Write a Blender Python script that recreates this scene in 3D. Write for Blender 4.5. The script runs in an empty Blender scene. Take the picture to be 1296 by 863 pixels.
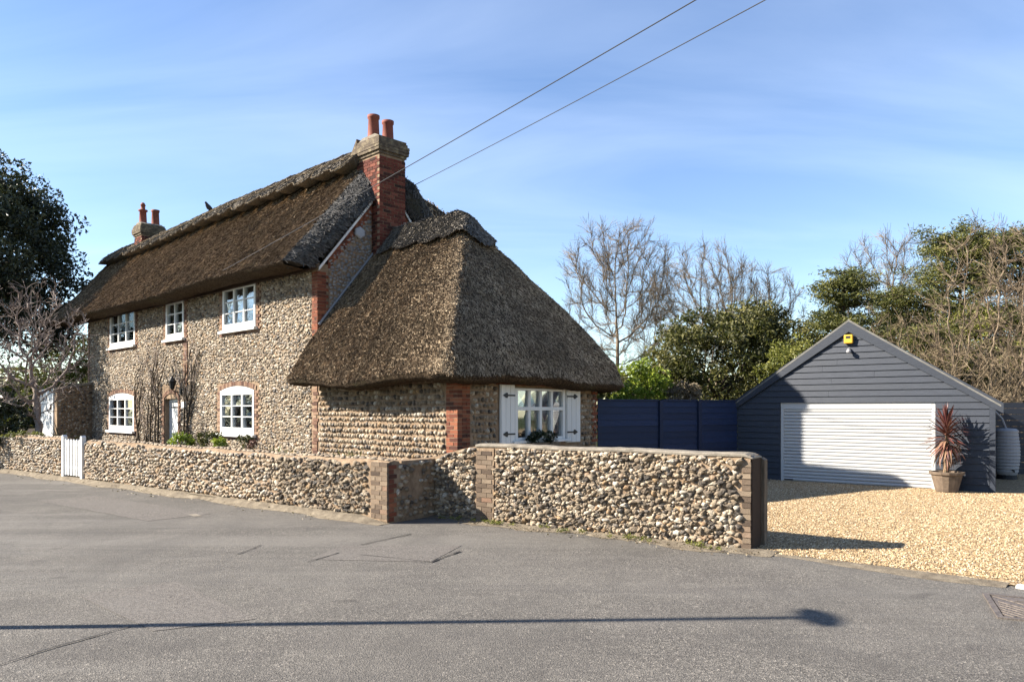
import bpy, math, random
import numpy as np
from mathutils import Vector, Matrix
R = math.radians
rng = np.random.default_rng(7)
random.seed(7)
scene = bpy.context.scene
COL = scene.collection

# ------------------------------------------------------------------ camera, sky, sun, exposure
cam = bpy.data.objects.new("camera", bpy.data.cameras.new("camera"))
COL.objects.link(cam)
cam.location = (0, 0, 1.8)
cam.rotation_euler = (R(90), 0, 0)
cam.data.sensor_width = 36.0
cam.data.lens = 36.0 * 970 / 1296
cam.data.shift_y = 85.5 / 1296
cam.data.clip_end = 3000
scene.camera = cam

SUN_EL, SUN_DIR = R(31.0), (1.0, 0.045)          # plan direction in which the light travels
world = bpy.data.worlds.new("World"); scene.world = world; world.use_nodes = True
wn, wl_ = world.node_tree.nodes, world.node_tree.links
wn.clear()
def wnode(t, **k):
    n = wn.new(t)
    for a, b in k.items(): setattr(n, a, b)
    return n
sky = wnode('ShaderNodeTexSky', sky_type='NISHITA', sun_disc=False, sun_elevation=SUN_EL,
            sun_rotation=math.atan2(-SUN_DIR[0], -SUN_DIR[1]), altitude=0, air_density=1.0, dust_density=0.15, ozone_density=2.2)
tc = wnode('ShaderNodeTexCoord')
sep = wnode('ShaderNodeSeparateXYZ'); wl_.new(tc.outputs['Generated'], sep.inputs[0])
def wmath(op, a, b):
    n = wnode('ShaderNodeMath', operation=op)
    for i, v in enumerate((a, b)):
        if isinstance(v, (int, float)): n.inputs[i].default_value = v
        else: wl_.new(v, n.inputs[i])
    return n.outputs[0]
den = wmath('ADD', wmath('MAXIMUM', sep.outputs[2], 0.0), 0.22)
cx_, cy_ = wmath('DIVIDE', sep.outputs[0], den), wmath('DIVIDE', sep.outputs[1], den)
cmb = wnode('ShaderNodeCombineXYZ'); wl_.new(cx_, cmb.inputs[0]); wl_.new(cy_, cmb.inputs[1])
mp = wnode('ShaderNodeMapping'); mp.inputs['Rotation'].default_value = (0, 0, R(24)); mp.inputs['Scale'].default_value = (0.55, 1.9, 1)
wl_.new(cmb.outputs[0], mp.inputs[0])
cn = wnode('ShaderNodeTexNoise'); cn.inputs['Scale'].default_value = 1.15; cn.inputs['Detail'].default_value = 9
cn.inputs['Roughness'].default_value = 0.52; cn.inputs['Distortion'].default_value = 0.6
wl_.new(mp.outputs[0], cn.inputs[0])
cr = wnode('ShaderNodeValToRGB'); cr.color_ramp.elements[0].position = 0.42; cr.color_ramp.elements[1].position = 0.85
cr.color_ramp.elements[1].color = (0.17, 0.17, 0.17, 1)
wl_.new(cn.outputs[0], cr.inputs[0])
mix = wnode('ShaderNodeMixRGB'); mix.inputs[2].default_value = (8.2, 9.0, 10.0, 1)
hs = wnode('ShaderNodeHueSaturation'); hs.inputs['Saturation'].default_value = 1.06; hs.inputs['Hue'].default_value = 0.507
wl_.new(sky.outputs[0], hs.inputs['Color'])
wl_.new(cr.outputs[0], mix.inputs[0]); wl_.new(hs.outputs[0], mix.inputs[1])
bg = wnode('ShaderNodeBackground'); bg.inputs[1].default_value = 0.072
wo = wnode('ShaderNodeOutputWorld')
wl_.new(mix.outputs[0], bg.inputs[0]); wl_.new(bg.outputs[0], wo.inputs[0])

sun = bpy.data.objects.new("sun", bpy.data.lights.new("sun", 'SUN')); COL.objects.link(sun)
sun.data.energy = 5.0; sun.data.angle = R(0.5); sun.data.color = (1.0, 0.92, 0.80)
sun.rotation_euler = Vector((SUN_DIR[0], SUN_DIR[1], -math.tan(SUN_EL) * math.hypot(*SUN_DIR))).to_track_quat('-Z', 'Y').to_euler()
sun.location = (-30, 0, 40)
vs = scene.view_settings
vs.view_transform = 'Standard'; vs.look = 'None'; vs.exposure = 1.75; vs.gamma = 1.0

# ------------------------------------------------------------------ materials
ALB = 0.66                                           # overall reflectance of the coloured surfaces
tone_down = lambda c: tuple(c) if c[0] == c[1] == c[2] else tuple(v * ALB for v in c[:3])
def mat(name, build=None, rough=0.8, col=(0.5, 0.5, 0.5), spec=0.3, metal=0.0):
    m = bpy.data.materials.new(name); m.use_nodes = True
    nt = m.node_tree; b = nt.nodes['Principled BSDF']
    b.inputs['Base Color'].default_value = (*tone_down(col), 1); b.inputs['Roughness'].default_value = rough
    b.inputs['Specular IOR Level'].default_value = spec; b.inputs['Metallic'].default_value = metal
    if build: build(NT(nt, b))
    return m
class NT:
    def __init__(s, nt, b): s.nt, s.b = nt, b; s.co = None
    def n(s, t, **k):
        x = s.nt.nodes.new(t)
        for a, c in k.items(): setattr(x, a, c)
        return x
    def link(s, a, c): s.nt.links.new(a, c)
    def coord(s, kind='Object', scale=(1, 1, 1), rot=(0, 0, 0)):
        t = s.n('ShaderNodeTexCoord'); m = s.n('ShaderNodeMapping')
        m.inputs['Scale'].default_value = scale; m.inputs['Rotation'].default_value = rot
        s.link(t.outputs[kind], m.inputs[0]); return m.outputs[0]
    def noise(s, scale, detail=5, rough=0.6, vec=None, dist=0):
        x = s.n('ShaderNodeTexNoise'); x.inputs['Scale'].default_value = scale; x.inputs['Detail'].default_value = detail
        x.inputs['Roughness'].default_value = rough; x.inputs['Distortion'].default_value = dist
        s.link(vec if vec is not None else s.coord(), x.inputs['Vector']); return x.outputs[0]
    def voro(s, scale, vec=None, feature='F1', out='Distance'):
        x = s.n('ShaderNodeTexVoronoi', feature=feature); x.inputs['Scale'].default_value = scale
        s.link(vec if vec is not None else s.coord(), x.inputs['Vector']); return x.outputs[out]
    def attr(s, name='rnd'):
        x = s.n('ShaderNodeAttribute'); x.attribute_name = name; return x.outputs['Fac']
    def orand(s): return s.n('ShaderNodeObjectInfo').outputs['Random']
    def ramp(s, fac, stops):
        x = s.n('ShaderNodeValToRGB'); e = x.color_ramp.elements
        while len(e) < len(stops): e.new(0.5)
        for el, (p, c) in zip(e, stops): el.position = p; el.color = (*tone_down(c), 1)
        s.link(fac, x.inputs[0]); return x.outputs[0]
    def mix(s, fac, a, c, mode='MIX'):
        x = s.n('ShaderNodeMixRGB', blend_type=mode)
        for i, v in enumerate((fac, a, c)):
            if isinstance(v, (int, float)): x.inputs[i].default_value = v
            elif isinstance(v, tuple): x.inputs[i].default_value = (*tone_down(v), 1)
            else: s.link(v, x.inputs[i])
        return x.outputs[0]
    def math(s, op, a, c=0.0):
        x = s.n('ShaderNodeMath', operation=op)
        for i, v in enumerate((a, c)):
            if isinstance(v, (int, float)): x.inputs[i].default_value = v
            else: s.link(v, x.inputs[i])
        return x.outputs[0]
    def color(s, c): s.link(c, s.b.inputs['Base Color'])
    def rough(s, c): s.link(c, s.b.inputs['Roughness'])
    def bump(s, h, strength=0.5, dist=0.01, prev=None):
        x = s.n('ShaderNodeBump'); x.inputs['Strength'].default_value = strength; x.inputs['Distance'].default_value = dist
        s.link(h, x.inputs['Height'])
        if prev is not None: s.link(prev, x.inputs['Normal'])
        s.link(x.outputs[0], s.b.inputs['Normal']); return x.outputs[0]
g = lambda v: (v, v, v)

def m_thatch(dark, mid, light, k=1.0):
    def f(t):
        v = t.coord(); n1 = t.noise(1.3, 5, 0.65, v); n2 = t.noise(28, 3, 0.6, v)
        c = t.ramp(n2, [(0.3, dark), (0.5, mid), (0.72, light)])
        c = t.mix(t.ramp(n1, [(0.35, g(0.0)), (0.7, g(0.55))]), c, tuple(x * 0.55 for x in mid))
        moss = t.ramp(t.noise(0.9, 6, 0.7, t.coord('Object', rot=(1, 2, 3))), [(0.52, g(0)), (0.7, g(0.5))])
        c = t.mix(moss, c, (0.10, 0.095, 0.04))
        t.color(c); b = t.bump(n2, 0.9, 0.05 * k); t.bump(t.noise(90, 2, 0.6, v), 0.8, 0.02, b)
    return mat("thatch", f, 0.95, spec=0.1)
THATCH = m_thatch((0.025, 0.017, 0.011), (0.10, 0.069, 0.043), (0.24, 0.17, 0.105))
THATCH_RIDGE = m_thatch((0.10, 0.085, 0.07), (0.24, 0.205, 0.165), (0.40, 0.35, 0.29))
THATCH_VERGE = m_thatch((0.04, 0.037, 0.035), (0.085, 0.08, 0.076), (0.14, 0.132, 0.125))
def f(t):
    c = t.ramp(t.attr(), [(0.0, (0.022, 0.015, 0.010)), (0.30, (0.125, 0.087, 0.055)), (0.62, (0.40, 0.29, 0.185)), (0.88, (0.68, 0.52, 0.345)), (1.0, (0.95, 0.76, 0.52))])
    n1, st = t.noise(1.1, 5, 0.65), t.noise(3.0, 4, 0.6, t.coord(scale=(1.0, 0.16, 0.16)))
    c = t.mix(t.ramp(st, [(0.42, g(0.0)), (0.66, g(0.45))]), c, (0.10, 0.072, 0.048))
    t.color(t.mix(t.ramp(n1, [(0.4, g(0.0)), (0.75, g(0.5))]), c, (0.085, 0.062, 0.038)))
STRAW = mat("straw", f, 0.9, spec=0.15)
def f(t): t.color(t.ramp(t.attr(), [(0.0, (0.05, 0.045, 0.04)), (0.4, (0.15, 0.132, 0.112)), (1.0, (0.36, 0.32, 0.27))]))
STRAW_GREY = mat("weathered_straw", f, 0.9, spec=0.15)
def f(t): t.color(t.ramp(t.attr(), [(0.0, (0.03, 0.028, 0.027)), (0.4, (0.085, 0.08, 0.076)), (1.0, (0.20, 0.19, 0.18))]))
STRAW_SLATE = mat("slate_grey_straw", f, 0.9, spec=0.15)

def flint_cols(t, r):
    return t.ramp(r, [(0.0, (0.035, 0.030, 0.027)), (0.10, (0.11, 0.088, 0.07)), (0.22, (0.235, 0.178, 0.122)), (0.44, (0.375, 0.285, 0.19)),
                      (0.64, (0.48, 0.375, 0.255)), (0.80, (0.60, 0.495, 0.36)), (0.91, (0.80, 0.715, 0.585)), (0.965, (0.38, 0.235, 0.13)), (1.0, (0.52, 0.345, 0.18))])
def mk_flint(name, use_obj, dark=0.0):
    def f(t):
        r = t.orand() if use_obj else t.attr()
        c = flint_cols(t, r)
        n = t.noise(34 if not use_obj else 3.0, 4, 0.65)
        c = t.mix(t.ramp(n, [(0.42, g(0.0)), (0.66, g(0.62))]), c, (0.17, 0.14, 0.105))
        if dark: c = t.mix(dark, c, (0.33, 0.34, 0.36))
        t.color(c); t.bump(n, 0.6, 0.03 if not use_obj else 0.15)
        t.rough(t.ramp(r, [(0.0, g(0.35)), (0.25, g(0.7)), (1.0, g(0.75))]))
    return mat(name, f, 0.7, spec=0.35)
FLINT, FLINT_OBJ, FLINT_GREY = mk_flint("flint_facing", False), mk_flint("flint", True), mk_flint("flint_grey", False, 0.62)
def f(t):
    v = t.coord(); c = t.ramp(t.noise(7, 6, 0.7, v), [(0.3, (0.21, 0.145, 0.095)), (0.55, (0.375, 0.27, 0.18)), (0.8, (0.50, 0.385, 0.27))])
    t.color(c); t.bump(t.noise(60, 4, 0.7, v), 0.7, 0.02)
MORTAR = mat("lime_mortar", f, 0.95, spec=0.1)
def f(t):
    v = t.coord(); c = t.ramp(t.noise(5, 6, 0.7, v), [(0.3, (0.20, 0.175, 0.14)), (0.6, (0.37, 0.325, 0.265)), (0.8, (0.47, 0.425, 0.355))])
    t.color(c); t.bump(t.noise(70, 4, 0.7, v), 0.6, 0.015)
COPING = mat("weathered_coping", f, 0.95, spec=0.1)
def mk_brick(name, stops, fac_obj=True):
    def f(t):
        r = t.orand() if fac_obj else t.attr()
        c = t.ramp(r, stops); n = t.noise(9 if fac_obj else 30, 5, 0.7)
        c = t.mix(t.ramp(n, [(0.45, g(0)), (0.75, g(0.6))]), c, (0.13, 0.085, 0.06))
        t.color(c); t.bump(n, 0.5, 0.02)
    return mat(name, f, 0.85, spec=0.15)
RED = [(0.0, (0.08, 0.038, 0.03)), (0.25, (0.19, 0.062, 0.038)), (0.6, (0.30, 0.095, 0.052)), (1.0, (0.40, 0.16, 0.085))]
BRICK, BRICK_J = mk_brick("red_brick", RED), mk_brick("red_brick_joined", RED, False)
BRICK_OLD = mk_brick("old_brick_joined", [(0.0, (0.11, 0.06, 0.047)), (0.3, (0.23, 0.125, 0.085)), (0.7, (0.34, 0.215, 0.145)), (1.0, (0.42, 0.29, 0.20))], False)
CHIM = [(0.0, (0.03, 0.017, 0.015)), (0.3, (0.11, 0.03, 0.022)), (0.7, (0.20, 0.05, 0.033)), (1.0, (0.26, 0.085, 0.055))]
BRICK_CHIM = mk_brick("chimney_brick", CHIM); BRICK_CHJ = mk_brick("chimney_brick_joined", CHIM, False)
BUFF = [(0.0, (0.09, 0.066, 0.05)), (0.4, (0.19, 0.14, 0.10)), (0.85, (0.31, 0.24, 0.17)), (1.0, (0.28, 0.165, 0.11))]
BRICK_BUFF = mk_brick("weathered_brick", BUFF)
def f(t):
    c = t.ramp(t.noise(8, 6, 0.7), [(0.3, (0.055, 0.04, 0.03)), (0.5, (0.14, 0.105, 0.07)), (0.75, (0.40, 0.33, 0.20))])
    t.color(c); t.bump(t.noise(40, 4), 0.5, 0.02)
LICHEN = mat("lichened_brick", f, 0.9)
def f(t):
    c = t.ramp(t.noise(6, 5, 0.7), [(0.3, (0.22, 0.06, 0.038)), (0.7, (0.35, 0.105, 0.065))]); t.color(c)
TERRACOTTA = mat("terracotta", f, 0.75)
def f(t):
    c = t.ramp(t.noise(3, 6, 0.7, t.coord(scale=(1, 1, 0.25))), [(0.3, (0.80, 0.80, 0.775)), (0.7, (0.98, 0.98, 0.955))]); t.color(c)
WHITE = mat("white_paint", f, 0.45, spec=0.4)
DOORWHITE = mat("white_shutter_paint", None, 0.35, (0.64, 0.64, 0.63), 0.45)
def f(t):
    v = t.coord(scale=(0.6, 8, 8))
    c = t.ramp(t.noise(9, 6, 0.7, v), [(0.25, (0.018, 0.024, 0.038)), (0.6, (0.038, 0.047, 0.067)), (0.85, (0.070, 0.083, 0.108))])
    o = t.orand(); c = t.mix(t.math('MULTIPLY', o, 0.35), c, (0.04, 0.047, 0.06))
    t.color(c); t.bump(t.noise(14, 5, 0.7, v), 0.4, 0.01)
SLATE = mat("slate_grey_board", f, 0.55, spec=0.35)
def f(t):
    v = t.coord(scale=(0.6, 8, 8))
    c = t.ramp(t.noise(9, 6, 0.7, v), [(0.25, (0.008, 0.020, 0.065)), (0.6, (0.015, 0.036, 0.11)), (0.85, (0.036, 0.064, 0.16))])
    t.color(t.mix(t.math('MULTIPLY', t.orand(), 0.75), c, (0.010, 0.020, 0.055))); t.bump(t.noise(14, 5, 0.7, v), 0.4, 0.01)
NAVY = mat("navy_board", f, 0.6, spec=0.3)  # dark blue, tone varying from board to board
IRON = mat("black_iron", None, 0.45, (0.012, 0.012, 0.013), 0.4)
def f(t):
    c = t.ramp(t.noise(25, 5, 0.7), [(0.3, (0.10, 0.085, 0.075)), (0.6, (0.24, 0.20, 0.17)), (0.8, (0.30, 0.26, 0.22))]); t.color(c)
    t.bump(t.noise(60, 4), 0.5, 0.01)
CASTIRON = mat("rusted_cast_iron", f, 0.6, spec=0.4, metal=0.3)
LEAD = mat("lead_flashing", None, 0.6, (0.30, 0.30, 0.31), 0.3)
def f(t):
    c = t.ramp(t.noise(6, 6, 0.7, t.coord(scale=(6, 6, 0.6))), [(0.3, (0.10, 0.075, 0.05)), (0.6, (0.22, 0.17, 0.12)), (0.8, (0.30, 0.25, 0.19))]); t.color(c)
    t.bump(t.noise(14, 5, 0.7, t.coord(scale=(6, 6, 0.6))), 0.5, 0.01)
TIMBER = mat("weathered_timber", f, 0.85)
DARKWOOD_SHADE = mat("fascia_timber_and_shade", None, 0.8, (0.055, 0.032, 0.02), 0.2)  # timber of the fascia, and the painted shade on the roadside wall's end
def glass_mat(name, glossy, tint):
    m = bpy.data.materials.new(name); m.use_nodes = True; nt = m.node_tree; nt.nodes.clear()
    o = nt.nodes.new('ShaderNodeOutputMaterial'); mx = nt.nodes.new('ShaderNodeMixShader'); tr = nt.nodes.new('ShaderNodeBsdfTransparent')
    gl = nt.nodes.new('ShaderNodeBsdfGlossy'); lw = nt.nodes.new('ShaderNodeLayerWeight'); ad = nt.nodes.new('ShaderNodeMath')
    ad.operation = 'MULTIPLY_ADD'; ad.inputs[1].default_value = 0.6; ad.inputs[2].default_value = glossy; lw.inputs[0].default_value = 0.3
    tr.inputs[0].default_value = (*tint, 1); gl.inputs['Roughness'].default_value = 0.03; gl.inputs[0].default_value = (0.95, 0.97, 1, 1)
    nt.links.new(lw.outputs['Fresnel'], ad.inputs[0]); nt.links.new(ad.outputs[0], mx.inputs[0])
    nt.links.new(tr.outputs[0], mx.inputs[1]); nt.links.new(gl.outputs[0], mx.inputs[2]); nt.links.new(mx.outputs[0], o.inputs[0])
    return m
GLASS = glass_mat("window_glass", 0.20, (0.75, 0.78, 0.78))
def f(t): t.color(t.ramp(t.noise(4, 3, 0.6, t.coord(scale=(1, 1, 0.2))), [(0.3, (0.38, 0.38, 0.40)), (0.7, (0.62, 0.62, 0.64))]))
CURTAIN = mat("grey_curtain", f, 0.9)
PINK = mat("pink_curtain", None, 0.9, (0.62, 0.25, 0.22))
BLIND = mat("cream_blind", None, 0.9, (0.55, 0.53, 0.48))
ROOM = mat("plastered_room", None, 0.9, (0.32, 0.30, 0.27))

def f(t):
    v = t.coord()
    big, mid = t.noise(0.35, 6, 0.65, v, 0.4), t.noise(2.2, 6, 0.7, v)
    agg = t.voro(85, v, out='Color'); sp = t.n('ShaderNodeSeparateColor'); t.link(agg, sp.inputs[0])
    c = t.ramp(sp.outputs[0], [(0.0, (0.055, 0.049, 0.045)), (0.35, (0.122, 0.112, 0.098)), (0.75, (0.196, 0.180, 0.157)), (0.95, (0.29, 0.26, 0.226)), (1.0, (0.46, 0.41, 0.35))])
    c = t.mix(t.ramp(big, [(0.38, g(0.0)), (0.62, g(0.42))]), c, (0.228, 0.209, 0.182))
    c = t.mix(t.ramp(mid, [(0.45, g(0.0)), (0.7, g(0.45))]), c, (0.115, 0.104, 0.096))
    lane = t.noise(0.8, 5, 0.6, t.coord(scale=(0.10, 1.0, 1), rot=(0, 0, R(38))), 0.3)
    c = t.mix(t.ramp(lane, [(0.48, g(0.0)), (0.62, g(0.42))]), c, (0.26, 0.24, 0.21))
    lane2 = t.noise(1.7, 4, 0.6, t.coord(scale=(0.07, 1.0, 1), rot=(0, 0, R(38))), 0.2)
    c = t.mix(t.ramp(lane2, [(0.55, g(0.0)), (0.68, g(0.4))]), c, (0.105, 0.096, 0.09))
    stain = t.noise(1.1, 3, 0.5, t.coord(rot=(0.4, 1, 2)), 1.2)
    c = t.mix(t.ramp(stain, [(0.66, g(0.0)), (0.74, g(0.5))]), c, (0.07, 0.062, 0.056))
    c = t.mix(t.ramp(t.noise(0.55, 7, 0.72, t.coord(rot=(0.3, 0.2, 1.1)), 0.8), [(0.44, g(0.0)), (0.60, g(0.38))]), c, (0.10, 0.092, 0.083))
    t.color(c); b = t.bump(t.voro(85, v), 0.55, 0.011); t.bump(mid, 0.3, 0.03, b)
    t.rough(t.ramp(lane, [(0.4, g(0.95)), (0.65, g(0.72))]))
ASPHALT = mat("worn_asphalt", f, 0.9, spec=0.25)
def f(t):
    v = t.coord(); agg = t.voro(95, v, out='Color'); sp = t.n('ShaderNodeSeparateColor'); t.link(agg, sp.inputs[0])
    c = t.ramp(sp.outputs[0], [(0.0, (0.08, 0.072, 0.065)), (0.5, (0.17, 0.152, 0.136)), (1.0, (0.29, 0.26, 0.225))])
    c = t.mix(t.ramp(t.noise(1.2, 6, 0.7, v), [(0.4, g(0)), (0.7, g(0.5))]), c, (0.20, 0.183, 0.165))
    t.color(c); t.bump(t.voro(95, v), 0.5, 0.01)
PATCH = mat("patched_asphalt", f, 0.9, spec=0.25)
BITUMEN = mat("bitumen_seam", None, 0.7, (0.035, 0.032, 0.03))
def f(t):
    v = t.coord(); c = t.ramp(t.noise(6, 7, 0.75, v), [(0.3, (0.13, 0.105, 0.08)), (0.55, (0.27, 0.225, 0.165)), (0.75, (0.42, 0.355, 0.265))])
    t.color(c); t.bump(t.noise(45, 4, 0.7, v), 0.8, 0.02)
DIRT = mat("dry_dirt", f, 0.95, spec=0.1)
def f(t):
    v = t.coord(); cel = t.voro(38, v, out='Color'); sp = t.n('ShaderNodeSeparateColor'); t.link(cel, sp.inputs[0])
    c = t.ramp(sp.outputs[0], [(0.0, (0.20, 0.125, 0.06)), (0.4, (0.44, 0.30, 0.155)), (0.8, (0.62, 0.455, 0.255)), (1.0, (0.78, 0.63, 0.43))])
    c = t.mix(t.ramp(t.noise(0.8, 5, 0.7, v), [(0.45, g(0)), (0.75, g(0.35))]), c, (0.34, 0.235, 0.13))
    t.color(c); t.bump(t.voro(38, v), 0.9, 0.02)
GRAVEL = mat("golden_gravel", f, 0.85, spec=0.2)
def f(t):
    t.color(t.ramp(t.attr(), [(0.0, (0.15, 0.095, 0.05)), (0.3, (0.42, 0.285, 0.145)), (0.75, (0.63, 0.465, 0.265)), (1.0, (0.88, 0.75, 0.54))]))
PEBBLE = mat("golden_pebbles", f, 0.75, spec=0.25)
def f(t):
    v = t.coord(); c = t.ramp(t.noise(3, 7, 0.75, v), [(0.3, (0.03, 0.045, 0.015)), (0.55, (0.06, 0.075, 0.025)), (0.75, (0.12, 0.10, 0.05))]); t.color(c)
    t.bump(t.noise(30, 4), 0.8, 0.03)
GRASS = mat("rough_ground", f, 0.95, spec=0.1)
def f(t):
    c = t.ramp(t.noise(5, 6, 0.7), [(0.3, (0.035, 0.025, 0.016)), (0.7, (0.10, 0.075, 0.05))]); t.color(c); t.bump(t.noise(30, 4), 0.8, 0.03)
SOIL = mat("garden_soil", f, 0.95, spec=0.1)
def leaf_mat(name, a, b, c, trans=0.25, rough=0.5, spec=0.35):
    m = bpy.data.materials.new(name); m.use_nodes = True; nt = m.node_tree; bb = nt.nodes['Principled BSDF']; t = NT(nt, bb)
    col = t.ramp(t.attr(), [(0.0, a), (0.55, b), (1.0, c)]); t.color(col)
    bb.inputs['Roughness'].default_value = rough; bb.inputs['Specular IOR Level'].default_value = spec
    tl = t.n('ShaderNodeBsdfTranslucent'); t.link(t.mix(0.4, col, (0.15, 0.2, 0.03)), tl.inputs[0])
    mx = t.n('ShaderNodeMixShader'); mx.inputs[0].default_value = trans
    t.link(bb.outputs[0], mx.inputs[1]); t.link(tl.outputs[0], mx.inputs[2])
    t.link(mx.outputs[0], nt.nodes['Material Output'].inputs[0]); return m
L_OAK = leaf_mat("holm_oak_leaf", (0.014, 0.018, 0.007), (0.042, 0.050, 0.020), (0.13, 0.135, 0.065), 0.1)
L_EVER = leaf_mat("evergreen_leaf", (0.028, 0.032, 0.008), (0.105, 0.105, 0.026), (0.29, 0.26, 0.08))
L_BRIGHT = leaf_mat("bright_leaf", (0.08, 0.13, 0.01), (0.30, 0.40, 0.03), (0.56, 0.62, 0.09), 0.35)
L_YELLOW = leaf_mat("yellow_green_leaf", (0.08, 0.10, 0.015), (0.23, 0.24, 0.04), (0.44, 0.42, 0.11), 0.3)
L_CONIFER = leaf_mat("conifer_leaf", (0.028, 0.040, 0.008), (0.12, 0.13, 0.026), (0.32, 0.30, 0.08), 0.2)
L_DARK = leaf_mat("laurel_leaf", (0.010, 0.018, 0.007), (0.022, 0.038, 0.012), (0.06, 0.08, 0.03), 0.1, 0.3, 0.5)
L_TAN = leaf_mat("dead_leaf", (0.12, 0.085, 0.05), (0.25, 0.19, 0.12), (0.38, 0.31, 0.21), 0.2)
L_WHITE = leaf_mat("white_petal", (0.55, 0.55, 0.5), (0.7, 0.7, 0.66), (0.8, 0.8, 0.78), 0.2)
def bark(name, a, b):
    def f(t):
        t.color(t.ramp(t.noise(5, 5, 0.7), [(0.3, a), (0.7, b)]))
    return mat(name, f, 0.9, spec=0.15)
B_PALE, B_PINK, B_TAN, B_DARK = bark("pale_bark", (0.17, 0.125, 0.085), (0.37, 0.285, 0.195)), bark("pinkish_bark", (0.20, 0.155, 0.13), (0.46, 0.38, 0.335)), \
    bark("tan_twig", (0.16, 0.12, 0.075), (0.36, 0.28, 0.18)), bark("dark_bark", (0.04, 0.03, 0.022), (0.11, 0.085, 0.06))
def f(t): t.color(t.ramp(t.attr(), [(0.0, (0.09, 0.025, 0.022)), (0.5, (0.20, 0.075, 0.055)), (1.0, (0.50, 0.33, 0.20))]))
L_RED = mat("red_cordyline_leaf", f, 0.45, spec=0.4)
def f(t): t.color(t.ramp(t.noise(7, 6, 0.7), [(0.3, (0.12, 0.085, 0.06)), (0.7, (0.27, 0.20, 0.14))])); t.bump(t.noise(30, 4), 0.4, 0.01)
POT = mat("stoneware_pot", f, 0.8)
CABLE = mat("grey_cable", None, 0.6, (0.07, 0.07, 0.075), 0.2)
PLASTIC = mat("grey_plastic", None, 0.5, (0.42, 0.42, 0.43), 0.35)
YELLOW = mat("yellow_plastic", None, 0.5, (0.75, 0.44, 0.04), 0.3)
BLACK = mat("black_rubber", None, 0.6, (0.02, 0.02, 0.022), 0.3)
FEATHER = mat("dark_feathers", None, 0.7, (0.05, 0.05, 0.06), 0.2)
PAVING = COPING
PALE_STONE = mat("pale_stone", None, 0.85, (0.80, 0.76, 0.68), 0.2)

# ------------------------------------------------------------------ mesh helpers
def np_obj(name, V, F, m, parent=None, rnd=None, smooth=False, loc=(0, 0, 0), rotz=0.0, kind=None, label=None):
    V = np.asarray(V, dtype=np.float32).reshape(-1, 3); F = np.asarray(F, dtype=np.int32); k = F.shape[1]
    me = bpy.data.meshes.new(name)
    me.vertices.add(len(V)); me.vertices.foreach_set('co', V.ravel())
    me.loops.add(F.size); me.loops.foreach_set('vertex_index', F.ravel())
    me.polygons.add(len(F)); me.polygons.foreach_set('loop_start', np.arange(0, F.size, k, dtype=np.int32))
    me.polygons.foreach_set('use_smooth', np.full(len(F), smooth))
    if rnd is not None:
        a = me.attributes.new('rnd', 'FLOAT', 'FACE'); a.data.foreach_set('value', np.asarray(rnd, dtype=np.float32))
    me.update(calc_edges=True)
    return link(name, me, m, parent, loc, rotz, kind, label)
def link(name, me, m, parent=None, loc=(0, 0, 0), rotz=0.0, kind=None, label=None):
    if m is not None and not me.materials: me.materials.append(m)
    o = bpy.data.objects.new(name, me); COL.objects.link(o)
    o.parent = parent; o.location = loc; o.rotation_euler = (0, 0, rotz)
    if kind: o['kind'] = kind
    if label: o['label'] = label
    return o
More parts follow.
